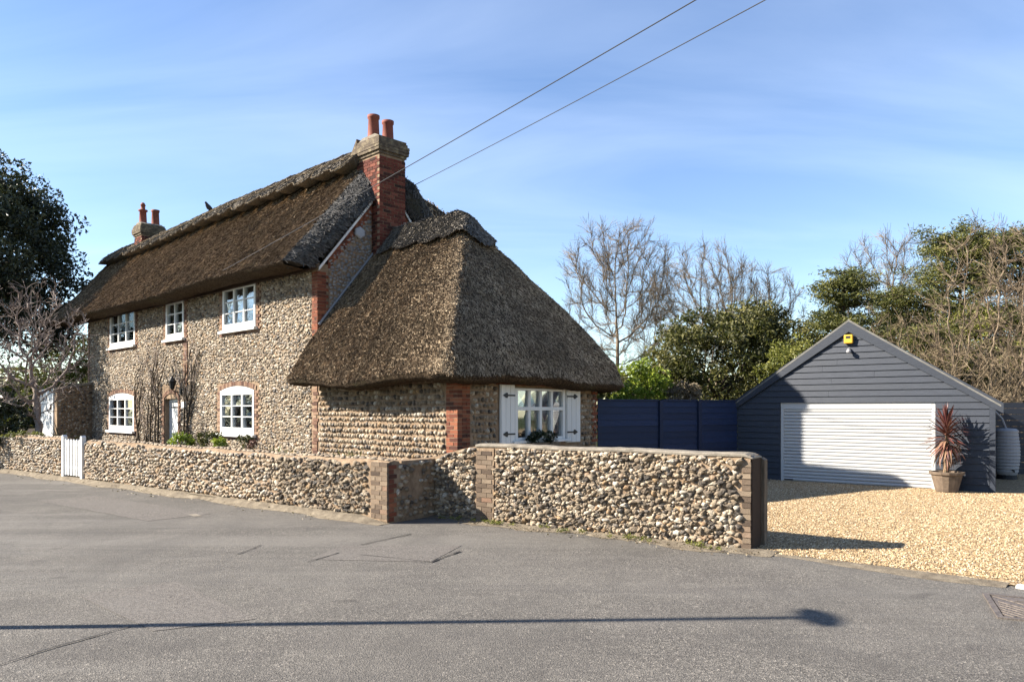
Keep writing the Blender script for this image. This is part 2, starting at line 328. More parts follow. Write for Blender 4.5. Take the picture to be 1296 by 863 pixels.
class MB:
    def __init__(s): s.v, s.f, s.sm = [], [], False
    def add(s, vs, fs):
        b = len(s.v); s.v += [tuple(p) for p in vs]; s.f += [tuple(b + i for i in q) for q in fs]; return s
    def box(s, x0, x1, y0, y1, z0, z1, M=None, j=0.0):
        vs = [(x, y, z) for x in (x0, x1) for y in (y0, y1) for z in (z0, z1)]
        if j: vs = [tuple(c + random.uniform(-j, j) for c in p) for p in vs]
        if M is not None: vs = [tuple(M @ Vector(p)) for p in vs]
        return s.add(vs, [(0, 1, 3, 2), (4, 6, 7, 5), (0, 4, 5, 1), (2, 3, 7, 6), (0, 2, 6, 4), (1, 5, 7, 3)])
    def prism(s, pts, y0, y1, axis='y'):            # polygon in (a, z) extruded along y (or x)
        n = len(pts)
        P = (lambda a, z, d: (a, d, z)) if axis == 'y' else (lambda a, z, d: (d, a, z)) if axis == 'x' else (lambda a, z, d: (a, z, d))
        vs = [P(a, z, y0) for a, z in pts] + [P(a, z, y1) for a, z in pts]
        return s.add(vs, [tuple(range(n)), tuple(range(2 * n - 1, n - 1, -1))] + [(i, i + n, (i + 1) % n + n, (i + 1) % n) for i in range(n)])
    def tube(s, path, r, n=6, cap=True):
        path = [Vector(p) for p in path]; rs = r if isinstance(r, (list, tuple)) else [r] * len(path); vs = []
        for i, p in enumerate(path):
            d = (path[min(i + 1, len(path) - 1)] - path[max(i - 1, 0)]).normalized()
            a = d.orthogonal().normalized() if abs(d.z) > 0.95 else d.cross(Vector((0, 0, 1))).normalized(); b = d.cross(a)
            vs += [p + (a * math.cos(t) + b * math.sin(t)) * rs[i] for t in [2 * math.pi * k / n for k in range(n)]]
        fs = [(i * n + k, i * n + (k + 1) % n, (i + 1) * n + (k + 1) % n, (i + 1) * n + k) for i in range(len(path) - 1) for k in range(n)]
        if cap: fs += [tuple(range(n - 1, -1, -1)), tuple(range((len(path) - 1) * n, len(path) * n))]
        return s.add(vs, fs)
    def lathe(s, prof, n=16, c=(0, 0, 0), rot=0.0):   # prof [(r, z)]
        vs = [(c[0] + r * math.cos(rot + 2 * math.pi * k / n), c[1] + r * math.sin(rot + 2 * math.pi * k / n), c[2] + z) for r, z in prof for k in range(n)]
        fs = [(i * n + k, i * n + (k + 1) % n, (i + 1) * n + (k + 1) % n, (i + 1) * n + k) for i in range(len(prof) - 1) for k in range(n)]
        fs += [tuple(range(n - 1, -1, -1)), tuple(range((len(prof) - 1) * n, len(prof) * n))]
        return s.add(vs, fs)
    def build(s, name, m, parent=None, loc=(0, 0, 0), rotz=0.0, smooth=False, kind=None, label=None, bevel=0.0):
        me = bpy.data.meshes.new(name); me.from_pydata(s.v, [], s.f)
        if smooth: me.polygons.foreach_set('use_smooth', [True] * len(me.polygons))
        me.update(); o = link(name, me, m, parent, loc, rotz, kind, label)
        if bevel:
            bv = o.modifiers.new('bevel', 'BEVEL'); bv.width = bevel; bv.segments = 2; bv.limit_method = 'ANGLE'
        return o
def tag(o, label, cat, group=None):
    o['label'] = label; o['category'] = cat
    if group: o['group'] = group
    return o
def thing(name, label, cat, loc=(0, 0, 0), rotz=0.0, group=None):
    o = bpy.data.objects.new(name, None); COL.objects.link(o); o.location = loc; o.rotation_euler = (0, 0, rotz); o.empty_display_size = 0.2
    return tag(o, label, cat, group)
def structure(o): o['kind'] = 'structure'; return o
def wob(P, amp, freq, seed):
    r = np.random.default_rng(seed); out = np.zeros(P.shape[:-1])
    for k in range(7):
        d = r.normal(size=3); d /= np.linalg.norm(d); out += np.sin((P @ d) * freq * (0.6 + 0.35 * k) + r.uniform(0, 6.28)) / (1 + 0.4 * k)
    return out * amp / 2

# ---- flints: low domes laid in rows on a wall plane (a along, b up), outward = -y of the given frame
nT = 8
_T = [(math.cos(2 * math.pi * k / nT) * 0.5, 0.0, math.sin(2 * math.pi * k / nT) * 0.5) for k in range(nT)]
_T += [(math.cos(2 * math.pi * (k + 0.5) / nT) * 0.37, -0.72, math.sin(2 * math.pi * (k + 0.5) / nT) * 0.37) for k in range(nT)] + [(0, -1.0, 0)]
T_FL = np.array(_T)
F_FL = np.array([(k, (k + 1) % nT, nT + k) for k in range(nT)] + [((k + 1) % nT, nT + (k + 1) % nT, nT + k) for k in range(nT)] + [(nT + k, nT + (k + 1) % nT, 2 * nT) for k in range(nT)])
def flint_spots(a0, a1, b0, b1, w, h, keep=None, gap=0.9, jit=0.18, r=rng):
    A, B, W, H = [], [], [], []; b = b0 + h / 2
    while b < b1:
        rowh = h * r.uniform(0.9, 1.1); a = a0 + r.uniform(0, w)
        while a < a1:
            ww = w * r.uniform(0.6, 1.45)
            A.append(a + ww / 2); B.append(b + r.normal(0, h * jit * 0.5)); W.append(ww * gap); H.append(rowh * gap * r.uniform(0.75, 1.12)); a += ww
        b += rowh
    A, B, W, H = map(np.array, (A, B, W, H)); k = (A - W / 2 > a0 - 0.01) & (A + W / 2 < a1 + 0.01)
    if keep is not None: k &= keep(A, B, W, H)
    return A[k], B[k], W[k], H[k]
def flint_stuff(name, m, parent, S, loc=(0, 0, 0), rotz=0.0, prot=0.04, y=0.0, r=rng):
    A, B, W, H = S; n = len(A)
    P = T_FL[None] * (1 + r.uniform(-0.32, 0.32, (n, len(T_FL), 1)))
    P = P * np.stack([W, prot * r.uniform(0.6, 1.35, n), H], 1)[:, None, :]
    th = r.normal(0, 0.3, n)[:, None]; x, z = P[..., 0].copy(), P[..., 2].copy()
    P[..., 0] = x * np.cos(th) - z * np.sin(th) + A[:, None]; P[..., 2] = x * np.sin(th) + z * np.cos(th) + B[:, None]; P[..., 1] += y
    F = (F_FL[None] + (np.arange(n) * len(T_FL))[:, None, None]).reshape(-1, 3)
    return np_obj(name, P.reshape(-1, 3), F, m, parent, np.repeat(r.uniform(0, 1, n), len(F_FL)), True, loc, rotz, 'stuff')
FL_VAR = []
for i in range(14):
    P = T_FL * (1 + rng.uniform(-0.34, 0.34, (len(T_FL), 1))) + rng.normal(0, 0.04, T_FL.shape)
    o = np_obj("flint", P, F_FL, FLINT_OBJ, smooth=i % 2 == 0); FL_VAR.append(o.data); bpy.data.objects.remove(o)
def flint_parts(parent, S, prot=0.05, y=0.0):
    for a, b, w, h in zip(*S):
        o = bpy.data.objects.new("flint", random.choice(FL_VAR)); COL.objects.link(o); o.parent = parent
        o.location = (a, y, b); o.scale = (w, prot * random.uniform(0.7, 1.5), h); o.rotation_euler = (0, random.gauss(0, 0.3), 0)
BR_VAR = {}
def brick_mesh(m):
    if m.name not in BR_VAR:
        BR_VAR[m.name] = []
        for i in range(5):
            o = MB().box(-0.5, 0.5, -0.5, 0.5, -0.5, 0.5, j=0.035).build("brick", m); BR_VAR[m.name].append(o.data); bpy.data.objects.remove(o)
    return random.choice(BR_VAR[m.name])
def brick(parent, m, x, y, z, lx, ly, lz=0.064):
    o = bpy.data.objects.new("brick", brick_mesh(m)); COL.objects.link(o); o.parent = parent
    o.location = (x, y, z); o.scale = (lx, ly, lz); o.rotation_euler = (0, random.gauss(0, 0.006), random.gauss(0, 0.006))
    return o
class BrickStuff:
    def __init__(s): s.mb, s.r = MB(), []
    def add(s, x, y, z, lx, ly, lz=0.064, rot=0.0):
        M = Matrix.Translation((x, y, z)) @ Matrix.Rotation(rot, 4, 'Y')
        s.mb.box(-lx / 2, lx / 2, -ly / 2, ly / 2, -lz / 2, lz / 2, M, 0.003); s.r += [random.random()] * 6
    def build(s, name, m, parent, loc=(0, 0, 0), rotz=0.0):
        return np_obj(name, s.mb.v, s.mb.f, m, parent, s.r, False, loc, rotz, 'stuff')
def wall_holes(mb, x0, x1, z0, z1, th, holes):       # a wall y 0..th with rectangular openings (front and back skins, reveals, ends)
    xs = sorted({x0, x1, *[h[0] for h in holes], *[h[1] for h in holes]}); zs = sorted({z0, z1, *[h[2] for h in holes], *[h[3] for h in holes]})
    for i in range(len(xs) - 1):
        for j in range(len(zs) - 1):
            cx, cz = (xs[i] + xs[i + 1]) / 2, (zs[j] + zs[j + 1]) / 2
            if any(h[0] < cx < h[1] and h[2] < cz < h[3] for h in holes): continue
            q = [(xs[i], zs[j]), (xs[i + 1], zs[j]), (xs[i + 1], zs[j + 1]), (xs[i], zs[j + 1])]
            mb.add([(x, 0, z) for x, z in q], [(0, 1, 2, 3)]); mb.add([(x, th, z) for x, z in q], [(3, 2, 1, 0)])
    for a, b, c, d in holes:
        q = [(a, c), (b, c), (b, d), (a, d)]
        for k in range(4):
            p, n = q[k], q[(k + 1) % 4]; mb.add([(p[0], 0, p[1]), (p[0], th, p[1]), (n[0], th, n[1]), (n[0], 0, n[1])], [(0, 1, 2, 3)])
    q = [(x0, z0), (x1, z0), (x1, z1), (x0, z1)]
    for k in range(4):
        p, n = q[k], q[(k + 1) % 4]; mb.add([(p[0], 0, p[1]), (n[0], 0, n[1]), (n[0], th, n[1]), (p[0], th, p[1])], [(0, 1, 2, 3)])
    return mb

# ---- thatch straws laid on a surface grid G[i (along), j (up the slope)]
def strand_mesh(name, G, n, m, parent, r, length=(0.09, 0.24), rad=0.007, lift=0.012, spread=0.55):
    G = np.asarray(G, float); ni, nj = G.shape[:2]
    d1 = G[1:, :-1] - G[:-1, :-1]; d2 = G[:-1, 1:] - G[:-1, :-1]; area = np.linalg.norm(np.cross(d1, d2), axis=-1)
    idx = r.choice(area.size, n, p=(area / area.sum()).ravel()); i, j = idx // (nj - 1), idx % (nj - 1); u, v = r.uniform(size=(2, n, 1))
    P = G[i, j] * (1 - u) * (1 - v) + G[i + 1, j] * u * (1 - v) + G[i, j + 1] * (1 - u) * v + G[i + 1, j + 1] * u * v
    D = G[i, j] - G[i, j + 1]; D /= np.linalg.norm(D, axis=1, keepdims=True) + 1e-9
    N = np.cross(d1[i, j], d2[i, j]); N /= np.linalg.norm(N, axis=1, keepdims=True) + 1e-9; N *= np.where(N[:, 2:3] < 0, -1, 1)
    S = np.cross(D, N); a = r.normal(0, spread, (n, 1)); t = r.uniform(0.0, 0.14, (n, 1))
    X = D * np.cos(a) + S * np.sin(a) + N * t; X /= np.linalg.norm(X, axis=1, keepdims=True)
    L = r.uniform(*length, (n, 1)); A = P - X * L * 0.3 + N * lift * 0.4; B = P + X * L * 0.7 + N * lift
    e1 = np.cross(X, N); e1 /= np.linalg.norm(e1, axis=1, keepdims=True) + 1e-9; e2 = np.cross(X, e1); rr = rad * r.uniform(0.6, 1.5, (n, 1))
    rings = [Q + (e1 * math.cos(w) + e2 * math.sin(w)) * rr for Q in (A, B) for w in (0, 2.094, 4.189)]
    V = np.stack(rings, 1).reshape(-1, 3); b = (np.arange(n) * 6)[:, None, None]
    F = (np.array([(0, 1, 4, 3), (1, 2, 5, 4), (2, 0, 3, 5)])[None] + b).reshape(-1, 4)
    return np_obj(name, V, F, m, parent, np.repeat(r.uniform(0, 1, n), 3), False, kind='stuff')
def grid_faces(ni, nj, off=0):
    i, j = np.meshgrid(np.arange(ni - 1), np.arange(nj - 1), indexing='ij'); a = (i * nj + j).ravel() + off
    return np.stack([a, a + nj, a + nj + 1, a + 1], 1)
def grid_obj(name, G, m, parent=None, smooth=True, **k):
    G = np.asarray(G, float); return np_obj(name, G.reshape(-1, 3), grid_faces(*G.shape[:2]), m, parent, None, smooth, **k)

# ------------------------------------------------------------------ ground, road, gravel
wallL = lambda q, y=0.0: (-1.955 - 0.785 * q + 0.619 * y, 12.0 + 0.619 * q + 0.785 * y)      # along / behind the long wall
wallR = lambda q, y=0.0: (-0.545 + 0.808 * q + 0.589 * y, 12.3 - 0.589 * q + 0.808 * y)
def sheet(name, pts, z, m, kind='structure', label=None):
    mb = MB(); mb.add([(x, y, z) for x, y in pts], [tuple(range(len(pts)))]); return mb.build(name, m, kind=kind, label=label)
sheet("ground", [(-600, -600), (600, -600), (600, 600), (-600, 600)], -0.03, GRASS)
road_edge = [wallL(60), wallL(0, -0.02), wallR(-0.9, 0.05), wallR(4.6, 0.0), (5.5, 8.1), (8.1, 5.8), (12.0, 1.9), (40.5, -27.5)]
back = lambda p: (p[0] - 0.619 * 7.35, p[1] - 0.785 * 7.35)
bk = [back((40, -28)), back((11.5, 1.4)), back(wallL(0)), back(wallL(60))]
sheet("road", road_edge + bk, 0.0, ASPHALT)
mbp = MB(); a, b = back(wallL(60)), back((40, -28)); c, d = (b[0] - 0.619 * 2, b[1] - 0.785 * 2), (a[0] - 0.619 * 2, a[1] - 0.785 * 2)
mbp.prism([a, b, c, d], -0.02, 0.12, axis='z').build("pavement", PAVING, kind='structure')
# patches and bitumen seams in the road
def pxg(px, y, z=0.0): Y = (1.8 - z) * 970 / (y - 517.0); return ((px - 648) / 970 * Y, Y)
sheet("road_patch", [pxg(392, 708), pxg(432, 690), pxg(585, 690), pxg(545, 711)], 0.004, PATCH, label="smoother asphalt patch")
sheet("road_patch", [(-4.2, 7.4), (-2.9, 6.2), (-2.2, 6.55), (-3.5, 8.0)], 0.004, PATCH)
sheet("road_patch", [wallL(7.6, -2.2), wallL(3.2, -2.2), wallL(3.2, -1.1), wallL(7.6, -1.1)], 0.004, PATCH)
def seam(pts, w):
    mb = MB()
    for k in range(len(pts) - 1):
        p, q = Vector(pts[k]), Vector(pts[k + 1]); nn = int((q - p).length / 0.12) + 1; d = (q - p).normalized(); s = Vector((-d.y, d.x)); last = None
        for i in range(nn + 1):
            c = p.lerp(q, i / nn) + s * random.uniform(-0.008, 0.008); ww = w * random.uniform(0.4, 1.2)
            cur = [(c.x + s.x * ww, c.y + s.y * ww, 0.009), (c.x - s.x * ww, c.y - s.y * ww, 0.009)]
            if last: mb.add(last + cur, [(0, 1, 3, 2)])
            last = cur
    return mb.build("bitumen_seam", BITUMEN, kind='structure')
seam([pxg(388, 712), pxg(428, 700)], 0.012); seam([pxg(545, 712), pxg(582, 698)], 0.018); seam([pxg(-20, 848), pxg(60, 822), pxg(165, 793)], 0.011)
seam([pxg(455, 690), pxg(520, 676)], 0.012); seam([pxg(300, 702), pxg(330, 690)], 0.01); seam([pxg(455, 702), pxg(545, 711)], 0.006)
sheet("chalk_mark", [pxg(238, 651), pxg(248, 650), pxg(256, 653), pxg(246, 654)], 0.006, COPING)
# verge of dry dirt at the foot of the walls
def verge(name, f, q0, q1, wd, zw):
    n = 60; G = np.zeros((n, 4, 3))
    for i in range(n):
        q = q0 + (q1 - q0) * i / (n - 1); w = wd * (1 + 0.35 * math.sin(q * 2.1) + 0.25 * math.sin(q * 5.3 + 1) + random.uniform(-0.12, 0.12))
        for j, (t, z) in enumerate(((0.06, zw), (-0.08, zw * 0.92), (-w * 0.6, zw * 0.45), (-w, 0.003))):
            G[i, j] = (*f(q, t), min(z, 0.003 + 0.5 * max(0.0, q - q0)) + (random.uniform(-0.006, 0.006) if 0 < j < 3 else 0))
    return grid_obj(name, G, DIRT, kind='structure')
verge("verge", wallL, -0.05, 40, 0.22, 0.10); verge("verge", wallR, -1.0, 4.75, 0.30, 0.03)
def ragged(name, p, q, w0, w1, z, m, seed):
    r = random.Random(seed); p, q = Vector(p), Vector(q); n = int((q - p).length / 0.06); d = (q - p).normalized(); s_ = Vector((-d.y, d.x)); a = 0; G = []
    for i in range(n + 1):
        a = 0.8 * a + r.gauss(0, 0.25); c = p.lerp(q, i / n); o1 = w1 + 0.09 * math.sin(i * 0.11) + 0.03 * a; G.append([(*(c + s_ * o1), 0.002), (*(c + s_ * o1 * 0.5), z * 0.8), (*(c - s_ * w0), z)])
    return grid_obj(name, np.array(G), m, kind='structure')
ragged("verge", (5.05, 7.80), wallR(4.7, -0.1), 0.10, 0.14, 0.016, DIRT, 3); ragged("verge", (11.5, 1.7), (5.3, 7.62), 0.10, 0.12, 0.024, DIRT, 4)
# gravel drive: a sheet, with loose pebbles where single stones can be seen
gr = [wallR(4.4, 0.1), wallR(4.75, -0.12), (5.05, 7.8), (5.4, 7.55), (7.6, 5.5), (11.5, 1.7), (34, -20.5), (60, 10), (30, 40), (-0.5, 20), (-0.6, 14.3), (-1.0, 13.2)]
sheet("gravel", gr, 0.012, GRAVEL)
n = 85000
P = np.stack([rng.uniform(2.8, 14, n * 3), 7.0 + 13.2 * rng.uniform(0, 1, n * 3) ** 1.5], 1)
e0, e1 = np.array(wallR(4.75, -0.15)), np.array((5.4, 7.5)); dd = (e1 - e0) / np.linalg.norm(e1 - e0); nn_ = np.array((dd[1], -dd[0])) * -1
side = (P - e0) @ nn_; gl = (P - np.array((5.81, 19.84))) @ np.array((0.63, 0.78))
wq = (P - np.array((-0.545, 12.3))) @ np.array((0.589, 0.808))
stray = np.where(rng.uniform(size=len(P)) < 0.06, -rng.exponential(0.28, len(P)), 0.0)
ok = (side > -0.05 + rng.normal(0, 0.09, len(P)) + stray) & (gl < 0.02) & (np.abs(P[:, 0] / P[:, 1]) < 0.74) & (wq > -0.1 - 0 * wq) & ((wq > 0.4) | (P[:, 0] > 3.15))
P = P[ok][:n]; n = len(P); low_ = np.where(side[ok][:n] < -0.1, 0.010, 0.0)
oc = np.array([(1, 0, 0), (0, 1, 0), (-1, 0, 0), (0, -1, 0), (0.2, 0.2, 0.7), (-.1, -.1, -.4)]); of = np.array([(0, 1, 4), (1, 2, 4), (2, 3, 4), (3, 0, 4)])
sz = rng.uniform(0.006, 0.017, n); th = rng.uniform(0, 6.28, n)
V = oc[None] * rng.uniform(0.6, 1.4, (n, 6, 1)) * sz[:, None, None]; x, y = V[..., 0].copy(), V[..., 1] * 0.7
V[..., 0] = x * np.cos(th)[:, None] - y * np.sin(th)[:, None] + P[:, :1]; V[..., 1] = x * np.sin(th)[:, None] + y * np.cos(th)[:, None] + P[:, 1:]; V[..., 2] += 0.018 - low_[:, None]
np_obj("gravel_pebbles", V.reshape(-1, 3), (of[None] + (np.arange(n) * 6)[:, None, None]).reshape(-1, 3), PEBBLE, None, np.repeat(rng.uniform(0, 1, n), 4), False, kind='stuff')
MB().box(-0.05, 0.05, -0.45, 0.45, -0.05, 0.034).build("kerb_stone", PALE_STONE, None, (5.40, 7.40, 0.0), R(45), kind='structure', bevel=0.01)
# raised garden behind the long wall
MB().prism([wallL(0, 0.15), wallL(45, 0.15), (-75, 62), (-1.5, 45), (0.5, 17.5), (-1.05, 14.1), (-1.28, 13.0)][::-1], -0.05, 0.45, axis='z').build("garden_bed", SOIL, kind='structure')

# ------------------------------------------------------------------ the thatched cottage (local x along the front, y into the house)
cot = thing("thatched_cottage", "flint and brick cottage with a shaggy thatched roof and hipped thatched side wing", "cottage", (-4.44, 17.5, 0), R(-44.27))
EX, EY, ML, MD = 4.795, 4.15, -15.87, 3.87          # wing right wall, wing depth, main left end, main depth
wins = dict(a=(-13.46, -11.12, 3.90, 5.12), b=(-8.56, -7.26, 3.88, 5.05), c=(-4.72, -2.88, 3.88, 5.06), d=(-13.54, -11.20, 1.05, 2.20), e=(-4.86, -2.96, 1.13, 2.27), f=(-8.72, -7.72, 0.45, 2.10))
mb = wall_holes(MB(), ML, 0.0, 0.0, 5.12, 0.3, list(wins.values()))
mb.box(ML, ML + 0.3, 0.3, MD, 0, 4.9); mb.box(ML, -0.3, MD - 0.3, MD, 0, 4.9)
mb.prism([(0.31, 0), (MD, 0), (MD, 4.98), (1.93, 7.36), (0.31, 5.37)], -0.3, 0.0, axis='x'); mb.box(-0.29, 0, 0.27, 0.312, 0.0, 4.96)
mb.box(ML + 0.3, -0.3, 0.3, MD - 0.3, 2.7, 2.85)                                   # first floor
mb.box(-18.3, ML, 1.2, MD, 0, 4.9)
mb.build("wall", MORTAR, cot)
wz = (0.28, 4.0, 0.0, 0.0)
EW = (1.49, 3.03, 1.16, 2.21)                        # wing window in the right wall (along y, z)
wall_holes(MB(), 0.0, EX, 0.0, 2.42, 0.3, []).build("wall", MORTAR, cot)
rw = wall_holes(MB(), 0.302, EY, 0.0, 2.42, 0.3, [EW]); rw.box(EY - 0.3, EY - 0.002, 0.3, 4.79, 0, 2.4)
rw.build("wall", MORTAR, cot, (EX, 0, 0), R(90))
# flint facing
def keep_rects(rects):
    def k(A, B, W, H):
        m = np.ones(len(A), bool)
        for a0, a1, b0, b1 in rects: m &= ~((A + W * 0.42 > a0) & (A - W * 0.42 < a1) & (B + H * 0.42 > b0) & (B - H * 0.42 < b1))
        return m
    return k
jam = [(w[0] - 0.24, w[1] + 0.24, w[2] - 0.12, w[3] + (0.20 if k in 'de' else 0.02)) for k, w in wins.items() if k != 'f'] + [(-8.9, -7.52, 0, 2.5)]
strip = (-7.35, -7.0, 2.5, 3.8)
S = flint_spots(ML + 0.22, -0.24, 0.55, 5.10, 0.098, 0.074, keep_rects(jam + [strip]), jit=0.6, gap=1.0)
flint_stuff("flint_facing", FLINT, cot, S, prot=0.034)
S2 = flint_spots(ML + 0.22, -0.24, 0.55, 5.10, 0.06, 0.05, keep_rects(jam + [strip]), jit=0.8); flint_stuff("small_flints", FLINT, cot, S2, prot=0.022)
S = flint_spots(0.05, EX - 0.30, 0.5, 2.4, 0.092, 0.112, None, gap=0.84, jit=0.12); flint_stuff("flint_facing", FLINT, cot, S, prot=0.05)
S = flint_spots(0.30, EY - 0.02, 0.5, 2.4, 0.085, 0.115, keep_rects([(1.02, 3.56, 1.02, 2.42)]), gap=0.8, jit=0.12)
flint_stuff("flint_facing", FLINT, cot, S, (EX, 0, 0), R(90), prot=0.045)
gab = lambda A, B, W, H: (B < 4.82 + 1.236 * np.minimum(A, 3.86 - A)) & ~((A > 1.49) & (A < 2.27)) & (B > 2.3) & ~((A < 0.30))
S = flint_spots(0.0, MD, 2.3, 7.2, 0.095, 0.075, gab, jit=0.6); flint_stuff("flint_facing", FLINT_GREY, cot, S, (0, 0, 0), R(90), prot=0.03)

# brickwork: quoins brick by brick, window jambs as joined work
q = MB().box(-0.235, 0.003, -0.004, 0.22, 0.4, 4.95).build("brick_quoin", MORTAR, cot)
c = 0
z = 2.52
while z < 4.95:
    l1, l2 = ((0.225, 0.11) if c % 2 else (0.11, 0.225)); brick(q, BRICK, 0.008 - l1 / 2, 0.045, z, l1, 0.115); 
    if c % 2 == 0: brick(q, BRICK, -0.175, 0.045, z, 0.105, 0.11)
    brick(q, BRICK, -0.045, (0.105 if c % 2 else 0.0) + l2 / 2 - 0.008, z, 0.12, l2)
    if c % 2: brick(q, BRICK, -0.045, 0.285 - 0.04, z, 0.12, 0.06)
    z += 0.0745; c += 1
js = BrickStuff()
z = 0.5
while z < 2.5:                                       # ragged straight joint where the wing meets the house
    js.add(-0.10 + (0.05 if c % 2 else 0), -0.0, z, 0.22 if c % 3 else 0.12, 0.04); z += 0.0745; c += 1
q = MB().box(EX - 0.34, EX + 0.002, -0.004, 0.30, 0.4, 2.40).build("brick_quoin", MORTAR, cot)
z = 0.55
while z < 2.38:
    if c % 2: brick(q, BRICK, EX + 0.012 - 0.108, 0.045, z, 0.215, 0.115); brick(q, BRICK, EX - 0.265, 0.045, z, 0.10, 0.11); brick(q, BRICK, EX - 0.045, 0.205, z, 0.12, 0.19)
    else: brick(q, BRICK, EX + 0.012 - 0.052, 0.045, z, 0.103, 0.115); brick(q, BRICK, EX - 0.205, 0.045, z, 0.20, 0.11); brick(q, BRICK, EX - 0.045, 0.155, z, 0.12, 0.10); brick(q, BRICK, EX - 0.045, 0.258, z, 0.12, 0.09)
    z += 0.0745; c += 1
for k, w in wins.items():                            # jambs, sills and arches of the front windows
    z = w[2] - 0.1
    while z < w[3] + (0.02 if k in 'def' else -0.05):
        for sx, x in ((-1, w[0]), (1, w[1])):
            l = 0.215 if c % 2 else 0.11; js.add(x + sx * (l / 2 + 0.012), 0.0, z, l, 0.05)
        z += 0.0745; c += 1
    if k not in 'f':
        x = w[0] - 0.1
        while x < w[1] + 0.1: js.add(x, 0.0, w[2] - 0.105, 0.21, 0.04, 0.06); x += 0.222
    if k in 'def':
        cx, hw, rise = (w[0] + w[1]) / 2, (w[1] - w[0]) / 2, (0.12 if k != 'f' else 0.14); Rr = (hw * hw + rise * rise) / (2 * rise); zc = w[3] + rise - Rr
        am = math.asin(min(1, (hw + 0.03) / Rr)); nb = int(2 * am * Rr / 0.078)
        for i in range(nb + 1):
            t = -am + 2 * am * i / nb; js.add(cx + (Rr + 0.08) * math.sin(t), 0.0, zc + (Rr + 0.08) * math.cos(t), 0.066, 0.05, 0.12, t)
z = 2.5
while z < 3.75: js.add(-7.17 + (0.03 if c % 2 else -0.02), 0.0, z, 0.20 if c % 2 else 0.3, 0.05); z += 0.0745; c += 1
z = 0.5
while z < 4.95: js.add(ML + 0.11, 0.0, z, 0.22 if c % 2 else 0.14, 0.05); z += 0.0745; c += 1
js.build("brick_surround", BRICK_OLD, cot)
vb = BrickStuff()                                    # brick course under the gable verge, brick lintel over the wing window
for i in range(30):
    y0 = 0.30 + i * 0.068
    for sgn in (0, 1):
        yy = y0 if not sgn else 3.86 - y0
        if 1.47 < yy < 2.29 or yy > 3.6: continue
        zt = 5.0 + 1.236 * min(yy, 3.86 - yy)
        for kk in range(4): vb.add(yy, 0.0, zt - 0.08 - 0.0745 * kk, 0.06 if kk % 2 else 0.075, 0.04)
vb.build("brick_surround", BRICK_J, cot, (0, 0, 0), R(90))
lb = BrickStuff(); x = 1.02
while x < 3.6: lb.add(x, 0.0, 2.335, 0.066, 0.05, 0.14); x += 0.078
z = 1.1
while z < 2.4: lb.add(EY - 0.09, 0.0, z, 0.19 if c % 2 else 0.1, 0.05); z += 0.0745; c += 1
lb.build("brick_surround", BRICK_J, cot, (EX, 0, 0), R(90))

# windows ------------------------------------------------------------
def window(parent, w, lights, rows, arch=0.0, loc=(0, 0, 0), rotz=0.0, sill=0.07, head=0.11, bot=0.17, splits=None):
    x0, x1, z0, z1 = w; fr = 0.085
    mb = MB(); mb.box(x0, x0 + fr, -0.04, 0.07, z0, z1); mb.box(x1 - fr, x1, -0.04, 0.07, z0, z1)
    mb.box(x0 + fr, x1 - fr, -0.038, 0.07, z0, z0 + bot)
    if arch:
        hw = (x1 - x0) / 2; Rr = (hw * hw + arch * arch) / (2 * arch); cx = (x0 + x1) / 2; zc = z1 + arch - Rr
        pts = [(x0, z1 - head + 0.001)] + [(x1, z1 - head + 0.001)] + [(cx + Rr * math.sin(t), zc + Rr * math.cos(t)) for t in np.linspace(math.asin(hw / Rr), -math.asin(hw / Rr), 13)]
        mb.prism(pts, -0.042, -0.005)
    mb.box(x0 + fr, x1 - fr, -0.036, 0.068, z1 - head, z1 - 0.002)
    zs = splits or [z0 + bot + (z1 - head - z0 - bot) * k / rows for k in range(rows + 1)]
    lw = (x1 - x0 - 2 * fr); mull = 0.075
    xs = [x0 + fr + lw * k / lights for k in range(lights + 1)]
    for k in range(1, lights): mb.box(xs[k] - mull / 2, xs[k] + mull / 2, -0.034, 0.066, z0 + bot, z1 - head)
    win = mb.build("window", WHITE, parent, loc, rotz, bevel=0.006)
    gb = MB()
    for k in range(lights):
        a = xs[k] + (mull / 2 if k else 0); b = xs[k + 1] - (mull / 2 if k < lights - 1 else 0)
        for zz in zs[1:-1]: gb.box(a, b, -0.02, 0.03, zz - 0.012, zz + 0.012)
    if rows > 1: gb.build("glazing_bar", WHITE, win)
    for k in range(lights):
        a = xs[k] + (mull / 2 if k else 0); b = xs[k + 1] - (mull / 2 if k < lights - 1 else 0)
        for r_ in range(rows):
            tx = random.gauss(0, 0.006); c0, c1 = zs[r_] + (0.012 if r_ else 0), zs[r_ + 1] - (0.012 if r_ < rows - 1 else 0)
            MB().add([(a, 0.012 + tx, c0), (b, 0.012, c0), (b, 0.012 + tx * 0.5, c1), (a, 0.012 + random.gauss(0, 0.004), c1), (a, 0.02 + tx, c0), (b, 0.02, c0), (b, 0.02 + tx * 0.5, c1), (a, 0.021, c1)],
                     [(0, 1, 2, 3), (7, 6, 5, 4)]).build("pane", GLASS, win)
    if sill: MB().box(x0 - 0.1, x1 + 0.1, -0.13, 0.05, z0 - sill, z0 + 0.002).build("sill", WHITE, win, bevel=0.006)
    return win
wa = window(cot, wins['a'], 3, 3); window(cot, wins['b'], 2, 3); wc = window(cot, wins['c'], 3, 3)
window(cot, wins['d'], 3, 3, 0.12); window(cot, wins['e'], 3, 3, 0.12)
